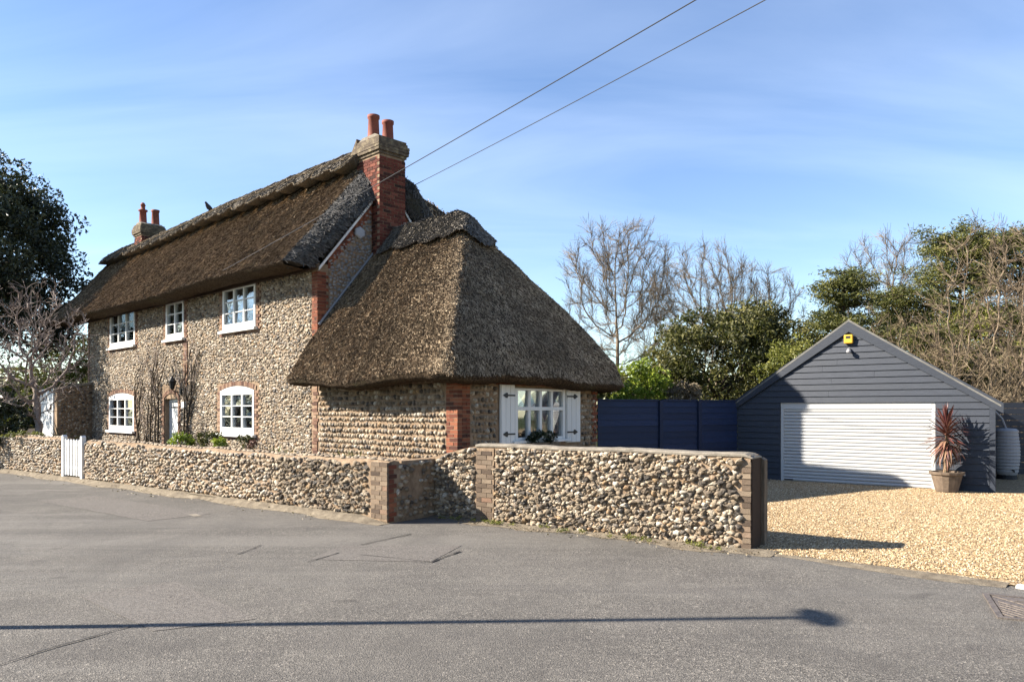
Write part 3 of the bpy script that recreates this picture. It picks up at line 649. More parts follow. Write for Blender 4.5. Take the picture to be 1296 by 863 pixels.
def curtain(win, x0, x1, z0, z1, y, m, name="curtain", amp=0.02, wl=0.11):
    n = max(6, int((x1 - x0) / 0.02)); ph = random.uniform(0, 6); G = np.zeros((n, 2, 3))
    for i in range(n):
        x = x0 + (x1 - x0) * i / (n - 1); yy = y + amp * math.sin(6.28 * x / wl + ph) + amp * 0.4 * math.sin(15 * x)
        G[i, 0] = (x, yy, z0); G[i, 1] = (x, yy * 0.5 + y * 0.5, z1)
    return grid_obj(name, G, m, win)
w = wins['c']; curtain(wc, w[0] + 0.05, w[1] - 0.05, w[3] - 0.42, w[3], 0.2, BLIND, "blind", 0.004, 0.5)
w = wins['a']; curtain(wa, w[0] + 0.05, w[0] + 0.5, w[2], w[3], 0.2, CURTAIN)
ww = window(cot, EW, 4, 2, 0, (EX, 0, 0), R(90), sill=0.05, head=0.05, bot=0.06, splits=[1.22, 1.80, 2.16])
lw = (EW[1] - EW[0]) / 4
MB().box(EW[0] + 0.07, EW[1] - 0.07, -0.037, 0.06, 1.765, 1.835).build("transom", WHITE, ww)
for k in range(4):
    a = EW[0] + lw * k
    curtain(ww, a + 0.02, a + lw - 0.02, 1.85, 2.2, 0.16, PINK if k == 3 else CURTAIN)
    if k: curtain(ww, a + (0.0 if k != 1 else 0.05), a + lw - 0.03, 1.1, 1.82, 0.15, CURTAIN, amp=0.025)
for xx, side_ in ((1.07, 0), (3.05, 1)):             # shutters with strap hinges
    x0, x1 = (1.07, 1.47) if not side_ else (3.05, 3.51)
    sh = MB().box(x0, x1, -0.05, -0.012, 1.08, 2.27).build("shutter", WHITE, cot, (EX, 0, 0), R(90), bevel=0.005)
    nb = 3
    for i in range(nb):
        a = x0 + 0.01 + (x1 - x0 - 0.02) * i / nb; MB().box(a + 0.004, a + (x1 - x0 - 0.02) / nb - 0.004, -0.066, -0.048, 1.09, 2.26).build("board", WHITE, sh)
    for zz in (1.3, 2.06):
        hm = MB(); e = x1 - 0.01 if not side_ else x0 + 0.01; s_ = -1 if not side_ else 1
        hm.box(min(e, e + s_ * 0.26), max(e, e + s_ * 0.26), -0.078, -0.066, zz - 0.016, zz + 0.016)
        hm.prism([(e + s_ * 0.2, zz), (e + s_ * 0.25, zz + 0.05), (e + s_ * 0.34, zz), (e + s_ * 0.25, zz - 0.05)], -0.08, -0.067)
        hm.prism([(e + s_ * 0.2, zz + 0.012), (e + s_ * 0.225, zz + 0.055), (e + s_ * 0.24, zz + 0.012)], -0.079, -0.067); hm.prism([(e + s_ * 0.2, zz - 0.012), (e + s_ * 0.24, zz - 0.012), (e + s_ * 0.225, zz - 0.055)], -0.079, -0.067)
        hm.build("strap_hinge", IRON, sh)
# front door
w = wins['f']
mb = MB().box(w[0], w[0] + 0.1, 0.14, 0.24, w[2], w[3]); mb.box(w[1] - 0.1, w[1], 0.14, 0.24, w[2], w[3]); mb.box(w[0] + 0.1, w[1] - 0.1, 0.14, 0.24, w[3] - 0.1, w[3])
hw = 0.5; arc = [(w[0], w[3])] + [(w[1], w[3])] + [(-8.22 + 0.963 * math.sin(t), w[3] + 0.14 - 0.963 + 0.963 * math.cos(t)) for t in np.linspace(0.545, -0.545, 9)]
mb.prism(arc, 0.02, 0.05)
dfrm = mb.build("door_frame", WHITE, cot)
dr = MB().box(w[0] + 0.1, w[1] - 0.1, 0.17, 0.21, w[2], w[3] - 0.1).build("door", WHITE, cot)
for i in range(5):
    a = w[0] + 0.105 + 0.158 * i; MB().box(a + 0.004, a + 0.152, 0.158, 0.172, w[2] + 0.02, w[3] - 0.12).build("board", WHITE, dr)
MB().box(w[0] + 0.12, w[0] + 0.6, 0.148, 0.157, 1.82, 1.86).box(w[0] + 0.12, w[0] + 0.6, 0.148, 0.157, 0.75, 0.79).build("strap_hinge", IRON, dr)
MB().box(-8.14, -7.92, 0.146, 0.157, 1.02, 1.16).build("letter_flap", IRON, dr)
lant = MB().box(-7.50, -7.42, -0.06, -0.02, 2.2, 2.4); lant.tube([(-7.46, -0.04, 2.3), (-7.46, -0.2, 2.28), (-7.46, -0.28, 2.36)], 0.012)
lant.lathe([(0.03, 0), (0.06, 0.03), (0.10, 0.22), (0.115, 0.24), (0.05, 0.33), (0.015, 0.40)], 6, (-7.46, -0.28, 2.36))
lant.build("wall_lantern", IRON, cot)
MB().box(-7.36, -7.04, -0.065, -0.045, 1.82, 2.0).build("name_plate", WHITE, cot)
MB().lathe([(0.14, 0), (0.15, 0.02), (0.15, 0.06), (0.12, 0.085)], 6, (0, 0, 0)).build("alarm_box", PLASTIC, cot, (0.03, 1.10, 5.98)).rotation_euler = (0, R(90), R(0))

# main roof -----------------------------------------------------------
rt = np.random.default_rng(21)
XL, YR, ZR = -18.6, 1.93, 8.17
prof = []
for k in range(25):                                  # front eave to ridge
    v = k / 24; prof.append((-0.84 + (YR + 0.84) * v, 5.10 + (ZR - 5.10) * (v - 0.10 * math.sin(math.pi * v) * 0.25) + 0.05 * (1 - math.exp(-v * 12))))
rear = [(2 * YR - y, z) for y, z in prof[::-1][1:]]
full = prof + rear; nf = len(prof)
def xr(k): return (-0.10 - 0.40 * (k / 24)) if k < nf - 1 else (-0.5 + 0.75 * min(1, (k - nf + 1) / 6))
def xl(k): return XL + 0.5 + (-0.5 * (k / 24) if k < nf else -0.5)
NX = 150
G = np.zeros((NX, len(full), 3))
for k, (y, z) in enumerate(full):
    x = np.linspace(xl(k), xr(k), NX); G[:, k, 0] = x; G[:, k, 1] = y; G[:, k, 2] = z
flat = G.reshape(-1, 3); G[..., 2] += (wob(flat, 0.05, 0.9, 3) + wob(flat, 0.02, 4.0, 4)).reshape(G.shape[:2]); G[..., 1] += (wob(flat, 0.03, 1.2, 5) + rt.normal(0, 0.006, len(flat))).reshape(G.shape[:2])
droop = 0.06 * np.sin(np.linspace(0, 9.4, NX)); G[:, 0, 2] += droop * 0.5
roof = grid_obj("thatched_roof", G, THATCH, cot)
# right-hand verge, eave and soffit
def verge_band(e, xb, sgn, name, m):
    n = len(full); B = np.zeros((n, 5, 3))
    for k in range(n):
        v = k / 24 if k < nf else (len(full) - 1 - k) / 24
        yb = -0.24 + (YR + 0.24) * v; zb = 4.98 + (7.36 - 4.98) * v ** 0.95
        if k >= nf: yb = 2 * YR - yb
        a, b = e[k], np.array((xb, yb, zb)); bul = np.array((0.06 * sgn, 0, 0.03))
        for j in range(5): u = j / 4; B[k, j] = a * (1 - u) + b * u + bul * math.sin(math.pi * u) * 1.0
    P = B.reshape(-1, 3); B[:, 1:4, 0] += (wob(P, 0.03, 3.0, 9).reshape(n, 5)[:, 1:4]); B[:, 1:4, 0] += rt.normal(0, 0.008, (n, 3))
    e_ = [tuple(p) for p in B[0]]; MB().add(e_ + [tuple(np.array(e_[-1]) + (0, 0.1, 0.1)), (xb - 0.4 * sgn, 0.05, 5.1), tuple(np.array(e_[0]) + (-0.3 * sgn, 0.3, -0.12))], [tuple(range(8))]).build(name + "_end", m, roof)
    strand_mesh("straw", B[:, ::-1], 6000, STRAW_SLATE, roof, rt, (0.06, 0.18), 0.006)
    return grid_obj(name, B, m, roof)
verge_band(G[-1], 0.14, 1, "verge", THATCH_VERGE); verge_band(G[0], XL - 0.1, -1, "verge", THATCH_VERGE)
ev = np.zeros((NX, 4, 3))
for i in range(NX):
    p = G[i, 0]; j = rt.normal(0, 0.008)
    ev[i] = [p, p + (0, 0.05, -0.08 + j), p + (0, 0.55, -0.13), (p[0], 0.05, 5.12)]
grid_obj("eave", ev, THATCH, roof); evr = np.zeros((NX, 3, 3))
for i in range(NX): p = G[i, -1]; evr[i] = [p, p + (0, -0.42, -0.34), (p[0], MD - 0.1, 4.8)]
grid_obj("eave", evr, THATCH, roof)
MB().box(ML - 2.4, -0.03, -0.13, -0.055, 4.97, 5.10).build("fascia", DARKWOOD_SHADE, cot)
strand_mesh("straw", G[:, :nf], 150000, STRAW, roof, rt, (0.05, 0.16), 0.0046, 0.006, 0.42)
strand_mesh("straw", G[:, nf:], 8000, STRAW, roof, rt, (0.10, 0.30), 0.009)
# block ridge with scalloped lower edge
nS = 20; per = 14; NXc = nS * per + 1
C = np.zeros((NXc, 9, 3)); xs_ = np.linspace(-18.4, -0.52, NXc)
for i, x in enumerate(xs_):
    ph = (i % per) / per; sc = abs(math.sin(math.pi * ph)) ** 0.6; low = 0.60 + 0.44 * sc
    for side_ in (0, 1):
        for j, (d, h) in enumerate(((low - 0.26, 0.02), (low, 0.30), (low * 0.5, 0.27), (0.0, 0.22))):
            y = YR - 1.0 * d * 0.64; zz = ZR - d * 0.64 * 1.213 * (1 - 0.02)
            p = np.array((x, y - h * 0.77, zz + h * 0.64))
            if j == 3: p = np.array((x, YR, ZR + 0.21))
            if side_: p[1] = 2 * YR - p[1]
            C[i, j if not side_ else 8 - j] = p
    C[i, 4] = (x, YR, ZR + 0.22)
# sample how the roof surface undulates along the ridge so that the cap sits on it
C[..., 2] += np.interp(xs_, G[:, nf - 1, 0], G[:, nf - 1, 2] - ZR)[:, None]
flat = C.reshape(-1, 3); C[..., 2] += rt.normal(0, 0.003, C.shape[:2])
cap = grid_obj("ridge_cap", C, THATCH_RIDGE, roof, False)
for i in (0, -1): MB().add([tuple(p) for p in C[i]], [tuple(range(9))]).build("ridge_cap_end", THATCH_RIDGE, roof)
strand_mesh("straw", C[:, 1:4], 9000, STRAW_GREY, roof, rt, (0.04, 0.10), 0.005, 0.004, 0.3)
sp = MB()
for i in range(0, NXc - 7, 7):                       # hazel spars crossing on the cap
    for a, b in ((1, 3), (3, 1)):
        p, q2 = C[i, a], C[i + 7, b]; sp.tube([p + (0, -0.012, 0.012), q2 + (0, -0.012, 0.012)], 0.008, 4)
for j in (1, 2): sp.tube([C[i, j] + (0, -0.015, 0.015) for i in range(0, NXc, 4)], 0.009, 4)
sp.build("hazel_spars", B_TAN, roof, kind='stuff')
# white bargeboards on the gable
for sg in (0, 1):
    p0, p1 = ((0.0, 5.0), (1.46, 6.80)) if not sg else ((2.40, 6.80), (3.86, 5.0))
    MB().prism([(p0[0], p0[1] - 0.05), (p1[0], p1[1] - 0.05), (p1[0], p1[1] + 0.03), (p0[0], p0[1] + 0.03)], 0.04, 0.075, axis='x').build("bargeboard", WHITE, cot)
# rear wing roof
ry = [(1.9, 7.9), (3.0, 7.9), (4.0, 7.86), (4.7, 7.68), (5.2, 7.46), (6.0, 7.08), (6.8, 6.4), (7.4, 5.4)]
H = np.zeros((len(ry), 13, 3))
for i, (y, z) in enumerate(ry):
    for j in range(13):
        d = (j - 6) / 6; H[i, j] = (-1.5 + d * 2.0, y, z - abs(d) * 2.4 + 0.12 * math.exp(-abs(d) * 5) - 0.12)
H[..., 2] += wob(H.reshape(-1, 3), 0.05, 2, 8).reshape(H.shape[:2])
rwr = grid_obj("rear_wing_roof", H, THATCH, cot); strand_mesh("straw", H, 5000, STRAW, rwr, rt, (0.1, 0.25), 0.009)

# wing roof -----------------------------------------------------------
RX, RY = 2.81, 2.07; x1e, y0e, y1e = EX + 0.56, -0.76, EY + 0.60; ZE = 2.43
loop = [(-0.04 + (x1e - 0.55 + 0.04) * k / 44, y0e) for k in range(44)] + [(x1e - 0.55 + 0.55 * math.sin(t), y0e + 0.55 - 0.55 * math.cos(t)) for t in np.linspace(0, math.pi / 2, 12)]
loop += [(x1e, y0e + 0.55 + (y1e - y0e - 1.1) * k / 40) for k in range(1, 40)] + [(x1e - 0.55 + 0.55 * math.cos(t), y1e - 0.55 + 0.55 * math.sin(t)) for t in np.linspace(0, math.pi / 2, 12)]
loop += [(x1e - 0.55 - (x1e - 0.55) * k / 30, y1e) for k in range(1, 31)]
loop = np.array(loop); nl, nr = len(loop), 34
rid = np.stack([np.clip(loop[:, 0], 0.0, RX), np.full(nl, RY)], 1)
def smin(a, b, k): h = np.clip(0.5 + 0.5 * (b - a) / k, 0, 1); return b * (1 - h) + a * h - k * h * (1 - h)
def zroof(x, y):
    d1, d2, d3 = (y - y0e), (y1e - y) , (x1e - x) * 1.05
    d = smin(smin(d1, d2, 0.12), d3, 0.22); d = np.maximum(d, 0.0)
    return ZE + 1.215 * d + 0.30 * (1 - np.exp(-d / 0.30)) - 0.08 * (x < 0)
W = np.zeros((nl, nr, 3))
for j in range(nr):
    u = (j / (nr - 1)) ** 0.85; xy = loop * (1 - u) + rid * u
    W[:, j, 0], W[:, j, 1] = xy[:, 0], xy[:, 1]
dcorner = np.zeros(nl)
W[..., 2] = zroof(W[..., 0], W[..., 1])
W[:, 0, 2] = ZE + 0.03 * np.sin(np.arange(nl) * 0.21) - 0.0
W[..., 2] -= 0.18 * np.clip((loop[:, 1] - 1) / 4, 0, 1)[:, None] * (1 - np.linspace(0, 1, nr))[None] ** 2
flat = W.reshape(-1, 3); W[..., 2] += (wob(flat, 0.045, 1.6, 13) + wob(flat, 0.02, 5, 14)).reshape(nl, nr) + rt.normal(0, 0.006, (nl, nr))
wr_ = grid_obj("wing_roof", W, THATCH, cot)
ctr = np.array((RX, RY)); E2 = np.zeros((nl, 5, 3))
for i in range(nl):
    p = W[i, 0]; inn = (rid[i] - loop[i]); inn = inn / (np.linalg.norm(inn) + 1e-9)
    for j, (d, dz) in enumerate(((0, 0), (0.02, -0.07), (0.10, -0.13), (0.40, -0.16), (0.72, -0.02))): E2[i, j] = (p[0] + inn[0] * d, p[1] + inn[1] * d, p[2] + dz)
grid_obj("eave", E2, THATCH, wr_)
lo = MB(); pts = [tuple(W[0, j]) for j in range(nr) if W[0, j, 1] < 0.25]         # left cheek of the wing thatch against the house
lo.add(pts + [(x + 0.05, y + 0.06, z - 0.14) for x, y, z in pts][::-1], [tuple(range(2 * len(pts)))]); lo.build("verge", THATCH, wr_)
strand_mesh("straw", W, 140000, STRAW, wr_, rt, (0.04, 0.11), 0.0042, 0.006, 0.6)
# ridge cap of the wing
cap_pts = []
for (x, y) in [(0.3 + (RX - 0.3) * k / 22, None) for k in range(23)]: cap_pts.append(x)
def cap_strip(name, P_in, P_out, th=0.16):          # P_in ridge line, P_out lower edge, both resting on the wing roof
    n = len(P_in); K = np.zeros((n, 5, 3))
    for i in range(n):
        a, b = np.array(P_in[i]), np.array(P_out[i])
        for j, u in enumerate((0.72, 1.0, 0.6, 0.25, 0.0)):
            xy = a * (1 - u) + b * u; z = float(zroof(xy[0], xy[1])) + (0.02 if j == 0 else th + (0.05 if u < 0.3 else 0)); K[i, j] = (*xy, z)
    o = grid_obj(name, K, THATCH_RIDGE, wr_, False); return K
loF = [(x, RY) for x in cap_pts]; sc = [0.60 + 0.10 * abs(math.sin(x * 3.6)) for x in cap_pts]
K1 = cap_strip("ridge_cap", loF, [(x, RY - s) for x, s in zip(cap_pts, sc)]); cap_strip("ridge_cap", loF, [(x, RY + s) for x, s in zip(cap_pts, sc)])
ang = np.linspace(-math.pi / 2, math.pi / 2, 25)
K2 = cap_strip("ridge_cap", [(RX, RY)] * 25, [(RX + (0.50 + 0.12 * abs(math.cos(t * 2))) * math.cos(t), RY + (0.66 - 0.03 * math.cos(t)) * math.sin(t)) for t in ang])
strand_mesh("straw", K1[:, 1:], 2500, STRAW_GREY, wr_, rt, (0.06, 0.16), 0.006); strand_mesh("straw", K2[:, 1:], 1800, STRAW_GREY, wr_, rt, (0.06, 0.16), 0.006)
fl = MB(); yy = np.linspace(0.02, RY + 0.1, 14)      # cement fillet where the wing thatch meets the gable
fl.tube([(0.03, y, float(zroof(0.03, y)) + 0.06) for y in yy], 0.03, 6); fl.build("cement_fillet", LEAD, cot)

# chimneys ------------------------------------------------------------
def chimney(x0, x1, y0, y1, zb, zt, pots, individual):
    ch = MB().box(x0, x1, y0, y1, zb, zt).build("chimney", MORTAR, cot)
    bs = BrickStuff(); c = 0; z = max(zb, 5.3) + 0.04 if individual else zt - 1.0
    def put(x, y, z, lx, ly):
        if individual and z > 5.6: brick(ch, BRICK_CHIM, x, y, z, lx, ly)
        else: bs.add(x, y, z, lx, ly)
    z = 5.45 if individual else zt - 1.2
    while z < zt - 0.03:
        yy = y0 - (0.11 if c % 2 else 0.0)           # right-hand face
        while yy < y1 - 0.02:
            a, b = max(yy, y0 - 0.018), min(yy + 0.216, y1 + 0.018)
            if b - a > 0.04: put(x1 - 0.04, (a + b) / 2, z, 0.10, b - a - 0.01)
            yy += 0.222
        if True:
            xx = x0 - (0.0 if c % 2 else 0.11)
            while xx < x1 - 0.1:
                a, b = max(xx, x0 - 0.006), min(xx + 0.216, x1 - 0.085)
                if b - a > 0.04: bs.add((a + b) / 2, y0 + 0.04, z, b - a - 0.01, 0.10)
                xx += 0.222
        z += 0.0745; c += 1
    if bs.r: bs.build("brick_face", BRICK_CHJ, ch)
    e = 0.03; zz = zt
    for step in (0.035, 0.075, 0.085, 0.085, 0.055, 0.03):
        MB().box(x0 - step, x1 + step, y0 - step, y1 + step, zz, zz + 0.068, j=0.006).build("corbel_course", LICHEN, ch); zz += 0.0705
        if step == 0.055: zz -= 0.0
    MB().prism([(x0, zz), (x1, zz), (x1 - 0.2, zz + 0.09), (x0 + 0.2, zz + 0.09)], y0 + 0.01, y1 - 0.01).build("flaunching", COPING, ch)
    for (px, py, h, kind) in pots:
        p = [(0.165, 0), (0.15, 0.05), (0.128, h - 0.09), (0.15, h - 0.07), (0.152, h), (0.11, h), (0.10, h - 0.2)]
        if kind: p = [(0.165, 0), (0.14, 0.05), (0.12, h * 0.6), (0.165, h * 0.62), (0.165, h * 0.68), (0.08, h * 0.7), (0.08, h * 0.86), (0.10, h * 0.88), (0.05, h), (0.01, h)]
        MB().lathe(p, 16, (px, py, zz)).build("chimney_pot", TERRACOTTA, ch, smooth=True, bevel=0.0)
    return ch
ch = chimney(-0.62, 0.30, 1.50, 2.26, 2.0, 7.93, [(-0.16, 1.66, 0.62, 0), (-0.16, 2.09, 0.60, 0)], True)
MB().prism([(-0.95, 7.98), (-0.58, 7.98), (-0.60, 8.46)], 1.46, 2.3).build("flaunching", LICHEN, ch)
chimney(-15.45, -14.75, 1.50, 2.32, 7.0, 8.36, [(-15.1, 1.68, 0.86, 1), (-15.1, 2.14, 0.66, 0)], False)

# ------------------------------------------------------------------ boundary walls
def core(f_top, a0, a1, th, zb, rounded, n=60):
    G = []
    for i in range(n):
        a = a0 + (a1 - a0) * i / (n - 1); t = f_top(a)
        cs = [(0, zb), (0, t - 0.10), (0.05, t - 0.025), (0.15, t), (th - 0.05, t - 0.025), (th, t - 0.10), (th, zb)] if rounded else [(0, zb), (0, t * 0.5), (0, t), (th / 2, t), (th, t), (th, zb), (th, zb)]
        G.append([(a, y, z) for y, z in cs])
    G = np.array(G); G[:, 1:6, 2] += rng.normal(0, 0.004, (n, 5)); return G
def wall_core(name, G, m, parent):
    o = grid_obj(name, G, m, parent, False)
    for i in (0, -1): MB().add([tuple(p) for p in G[i]], [tuple(range(len(G[i])))]).build("wall_end", m, parent)
    return o
angL, angR = math.atan2(-0.619, 0.785), math.atan2(-0.589, 0.808)
topL = lambda q: 0.985 + 0.006 * q + 0.012 * math.sin(q * 1.7) + 0.01 * math.sin(q * 4.1)
def garden_wall(q0, q1, label, pier, n_parts):
    w = thing("garden_wall", label, "garden wall", (*wallL(0), 0.0), angL, "flint walls along the lane")
    wall_core("wall_core", core(lambda a: topL(-a), -q1, -q0, 0.3, 0.0, True), MORTAR, w)
    lim = -q0 - (0.40 if pier else 0.03)
    S = flint_spots(-q1 + 0.03, lim, 0.10, 1.16, 0.092, 0.072, lambda A, B, W, H: B + H * 0.5 < np.array([topL(-x) for x in A]) - 0.03, jit=0.5, gap=1.05)
    o = np.argsort(-S[0]); near = o[:n_parts]; far = o[n_parts:]
    flint_parts(w, [s[near] for s in S], 0.045)
    if len(far): flint_stuff("flint_facing", FLINT, w, [s[far] for s in S], prot=0.045)
    # rounded flint-and-mortar top
    S = flint_spots(-q1 + 0.05, -q0 - 0.05, 0.0, 0.2, 0.13, 0.09, None, jit=0.3); A, B, W, H = S; n = len(A)
    P = T_FL[None] * (1 + rng.uniform(-0.2, 0.2, (n, len(T_FL), 1))) * np.stack([W, np.full(n, 0.03), H], 1)[:, None, :]
    V = np.stack([P[..., 0] + A[:, None], P[..., 2] + 0.05 + B[:, None], -P[..., 1] + np.array([topL(-x) for x in A])[:, None] - 0.012], -1)
    np_obj("flint_coping", V.reshape(-1, 3), (F_FL[None, :, ::-1] + (np.arange(n) * len(T_FL))[:, None, None]).reshape(-1, 3), FLINT, w, np.repeat(rng.uniform(0.2, 0.7, n), len(F_FL)), True, kind='stuff')
    if pier:
        p = MB().box(-0.37, 0.004, -0.008, 0.30, 0.03, 0.93).build("brick_pier", MORTAR, w); z = 0.10; c = 0
        while z < 0.93:
            for a, b in (((-0.37, -0.16), (-0.15, 0.01)) if c % 2 else ((-0.37, -0.27), (-0.26, -0.11), (-0.10, 0.01))): brick(p, BRICK_BUFF, (a + b) / 2, 0.035, z, b - a, 0.10)
            z += 0.0745; c += 1
    return w
garden_wall(0.0, 10.78, "long low flint wall from the white picket gate to the brick pier", True, 300)
garden_wall(12.05, 34, "low flint wall to the left of the white picket gate", False, 0)
rwall = thing("roadside_wall", "taller flint wall with flat coping beside the gravel drive", "garden wall", (-0.545, 12.3, 0), angR, "flint walls along the lane")
def topR(a): return 1.20 - 0.215 * max(0.0, min(1.0, (-a) / 0.95)) ** 1.3 + 0.006 * math.sin(a * 3)
wall_core("wall_core", core(topR, -1.05, 4.41, 0.34, -0.02, False, 70), MORTAR, rwall)
n = 50; G = np.zeros((n, 8, 3))
for i in range(n):
    a = -0.04 + 4.48 * i / (n - 1); t = topR(a) + 0.002; e = min(1.0, (4.44 - a) / 0.12) ; e = 0.3 + 0.7 * max(0.0, e) ** 0.5
    for j, (y, z) in enumerate(((-0.02, -0.012), (-0.024, 0.015), (-0.012, 0.03), (0.1, 0.036), (0.25, 0.034), (0.36, 0.028), (0.36, -0.012), (-0.02, -0.012))): G[i, j] = (a, y, t + z * e - (0.055 * (1 - e)))
    G[i, :, 2] += np.concatenate([[0], rng.normal(0, 0.003, 6), [0]])
S2 = flint_spots(-0.93, 4.18, 0.03, 1.2, 0.06, 0.05, lambda A, B, W, H: (B + H * 0.45 < np.array([topR(x) for x in A])) & ~((A > -0.06) & (A < 0.36)), jit=0.8, gap=1.0); flint_stuff("small_flints", FLINT, rwall, S2, prot=0.035)
cp = wall_core("coping", G, COPING, rwall)
tops = lambda A: np.array([topR(x) for x in A])
S = flint_spots(-0.93, 4.40, 0.03, 1.22, 0.098, 0.074, lambda A, B, W, H: (B + H * 0.45 < tops(A)) & ~((A > -0.06) & (A < 0.36)) & ~((A > 4.29)), jit=0.75, gap=1.06)
o = np.argsort(-S[2] * S[3]); flint_parts(rwall, [s[o[:300]] for s in S], 0.055)
if len(o) > 300: flint_stuff("flint_facing", FLINT, rwall, [s[o[300:]] for s in S], prot=0.052)
p = MB().box(-0.02, 0.33, -0.015, 0.2, 0.0, 1.17).build("brick_pier", MORTAR, rwall); z = 0.05; c = 0
while z < 1.15:
    for a, b in (((-0.02, 0.185), (0.195, 0.33)) if c % 2 else ((-0.02, 0.08), (0.09, 0.29))): brick(p, BRICK_BUFF, (a + b) / 2, 0.025, z, b - a, 0.10)
    z += 0.0745; c += 1
p = MB().box(4.30, 4.413, -0.008, 0.345, 0.0, 1.17).build("brick_quoin", MORTAR, rwall); z = 0.05
while z < 1.16:
    l = 0.20 if c % 3 == 0 else 0.115
    brick(p, BRICK_BUFF, 4.42 - l / 2, 0.03, z, l, 0.10)
    z += 0.0745; c += 1
MB().box(4.414, 4.43, 0.01, 0.335, 0.0, 1.165).build("end_shade_sheet", DARKWOOD_SHADE, rwall)  # dark sheet over the wall's end face, its shade put into the colour
# short return between the two walls (faces the drive)
ret = MB().box(0.0, 0.28, 0.0, 1.12, 0.0, 0.965).build("return_wall", MORTAR, rwall, (wallL(0.28)[0], wallL(0.28)[1], 0), 0)
ret.parent = rwall
Mloc = Matrix.Translation((-0.545, 12.3, 0)) @ Matrix.Rotation(angR, 4, 'Z')
def setw(o, x, y, rz): o.matrix_local = Mloc.inverted() @ (Matrix.Translation((x, y, 0)) @ Matrix.Rotation(rz, 4, 'Z'))
p0 = wallL(0, 0.0); setw(ret, *wallL(0.284, 0.31), angL)
ret.data.transform(Matrix.Scale(0.74, 4, (0, 1, 0)))
S = flint_spots(0.17, 1.12, 0.05, 0.95, 0.115, 0.10, lambda A, B, W, H: ~((A > 0.5) & (A < 0.72) & (B > 0.35) & (B < 0.8)), jit=0.5, gap=0.8)
rf = flint_stuff("flint_facing", FLINT, rwall, S, prot=0.045); setw(rf, *p0, angL + R(90)); 
rb = BrickStuff(); z = 0.06
while z < 0.95: rb.add(0.075 + (0.03 if c % 2 else 0), 0.0, z, 0.16 if c % 2 else 0.1, 0.04); z += 0.0745; c += 1
rbo = rb.build("brick_face", BRICK_J, rwall); setw(rbo, *p0, angL + R(90))
# timber post at the drive end of the wall
gp = wallR(4.42, 0.44)
tag(MB().box(-0.045, 0.045, -0.06, 0.06, 0, 1.13).prism([(-0.045, 1.13), (0.045, 1.13), (0.0, 1.16)], -0.06, 0.06).build("gate_post", TIMBER, None, (*gp, 0.0), angR), "weathered timber post standing against the end of the taller flint wall", "post")

# ------------------------------------------------------------------ picket gate
gq = wallL(11.98)
gate = thing("picket_gate", "small white picket gate between the two low flint walls", "gate", (*gq, 0.08), angL)
for x in (0.05, 1.12): MB().box(x - 0.05, x + 0.05, -0.05, 0.05, 0, 1.02).prism([(x - 0.05, 1.02), (x + 0.05, 1.02), (x, 1.06)], -0.05, 0.05).build("gate_post", WHITE, gate)
for z in (0.22, 0.80): MB().box(0.105, 1.065, 0.0, 0.03, z, z + 0.07).build("rail", WHITE, gate)
for i in range(6):
    x = 0.13 + i * 0.157; MB().prism([(x, 0.06), (x + 0.088, 0.06), (x + 0.088, 0.93), (x + 0.044, 0.965), (x, 0.93)], -0.022, -0.001).build("picket", WHITE, gate)

# side gate and side wall by the house
sw = thing("side_wall", "shaded flint wall with sloping coping joining the left corner of the cottage", "wall", (-4.44, 17.5, 0), R(-44.27))
mb = MB(); mb.prism([(-1.18, 0.4), (-0.02, 0.4), (-0.02, 2.68), (-1.18, 2.46)], -15.62, -15.33, axis='x'); mb.build("wall_core", MORTAR, sw)
MB().prism([(-1.24, 2.46), (-0.05, 2.69), (-0.05, 2.77), (-1.24, 2.54)], -15.68, -15.27, axis='x').build("coping", COPING, sw)
S = flint_spots(-1.16, -0.03, 0.45, 2.68, 0.12, 0.10, lambda A, B, W, H: B < 2.44 + (A + 1.16) * 0.19, jit=0.4, gap=0.82); flint_stuff("flint_facing", FLINT, sw, S, (-15.33, 0, 0), R(90), prot=0.04)
sg = thing("side_gate", "tall white boarded gate behind the bare garden tree", "gate", (-4.44, 17.5, 0), R(-44.27))
MB().box(-15.82, -15.66, -1.22, -1.06, 0.4, 2.55).build("gate_post", WHITE, sg)
MB().box(-15.90, -15.84, -1.26, -1.2, 1.75, 1.95).build("hinge", IRON, sg)
for i in range(9):
    x = -15.85 - 0.26 * (i + 1); zt = lambda u: 2.36 + 0.16 * math.sin(min(1, u / 2.34) * math.pi) ** 0.8
    u0, u1 = 0.26 * i, 0.26 * (i + 1); MB().prism([(x + 0.006, 0.45), (x + 0.254, 0.45), (x + 0.254, zt(u0 + 0.01)), (x + 0.006, zt(u1))], -1.15, -1.12).build("board", WHITE, sg)

# ------------------------------------------------------------------ garage
gar = thing("garage", "slate-grey boarded garage with a white roller door", "garage", (5.81, 19.84, 0), math.atan2(-0.63, 0.78))
GW, GD, GA, GZ, GE = 5.70, 5.6, 2.77, 3.88, 1.98     # width, depth, apex x, apex z, eave z
slopeL, slopeR = (GZ - GE) / GA, (GZ - GE) / (GW - GA)
DX0, DX1, DZ = 1.16, 4.55, 1.95
mb = MB()
mb.box(0.03, DX0 - 0.02, 0.03, 0.12, 0, DZ); mb.box(DX1 + 0.02, GW - 0.03, 0.03, 0.12, 0, DZ)
mb.prism([(0.03, DZ), (GW - 0.03, DZ), (GA, GZ - 0.1)], 0.03, 0.12)
mb.box(0.03, 0.12, 0.125, GD, 0, GE - 0.05); mb.box(GW - 0.12, GW - 0.03, 0.125, GD, 0, GE - 0.05)
mb.prism([(0.125, 0), (GW - 0.125, 0), (GW - 0.125, GE), (GA, GZ - 0.1), (0.125, GE)], GD - 0.1, GD - 0.005)
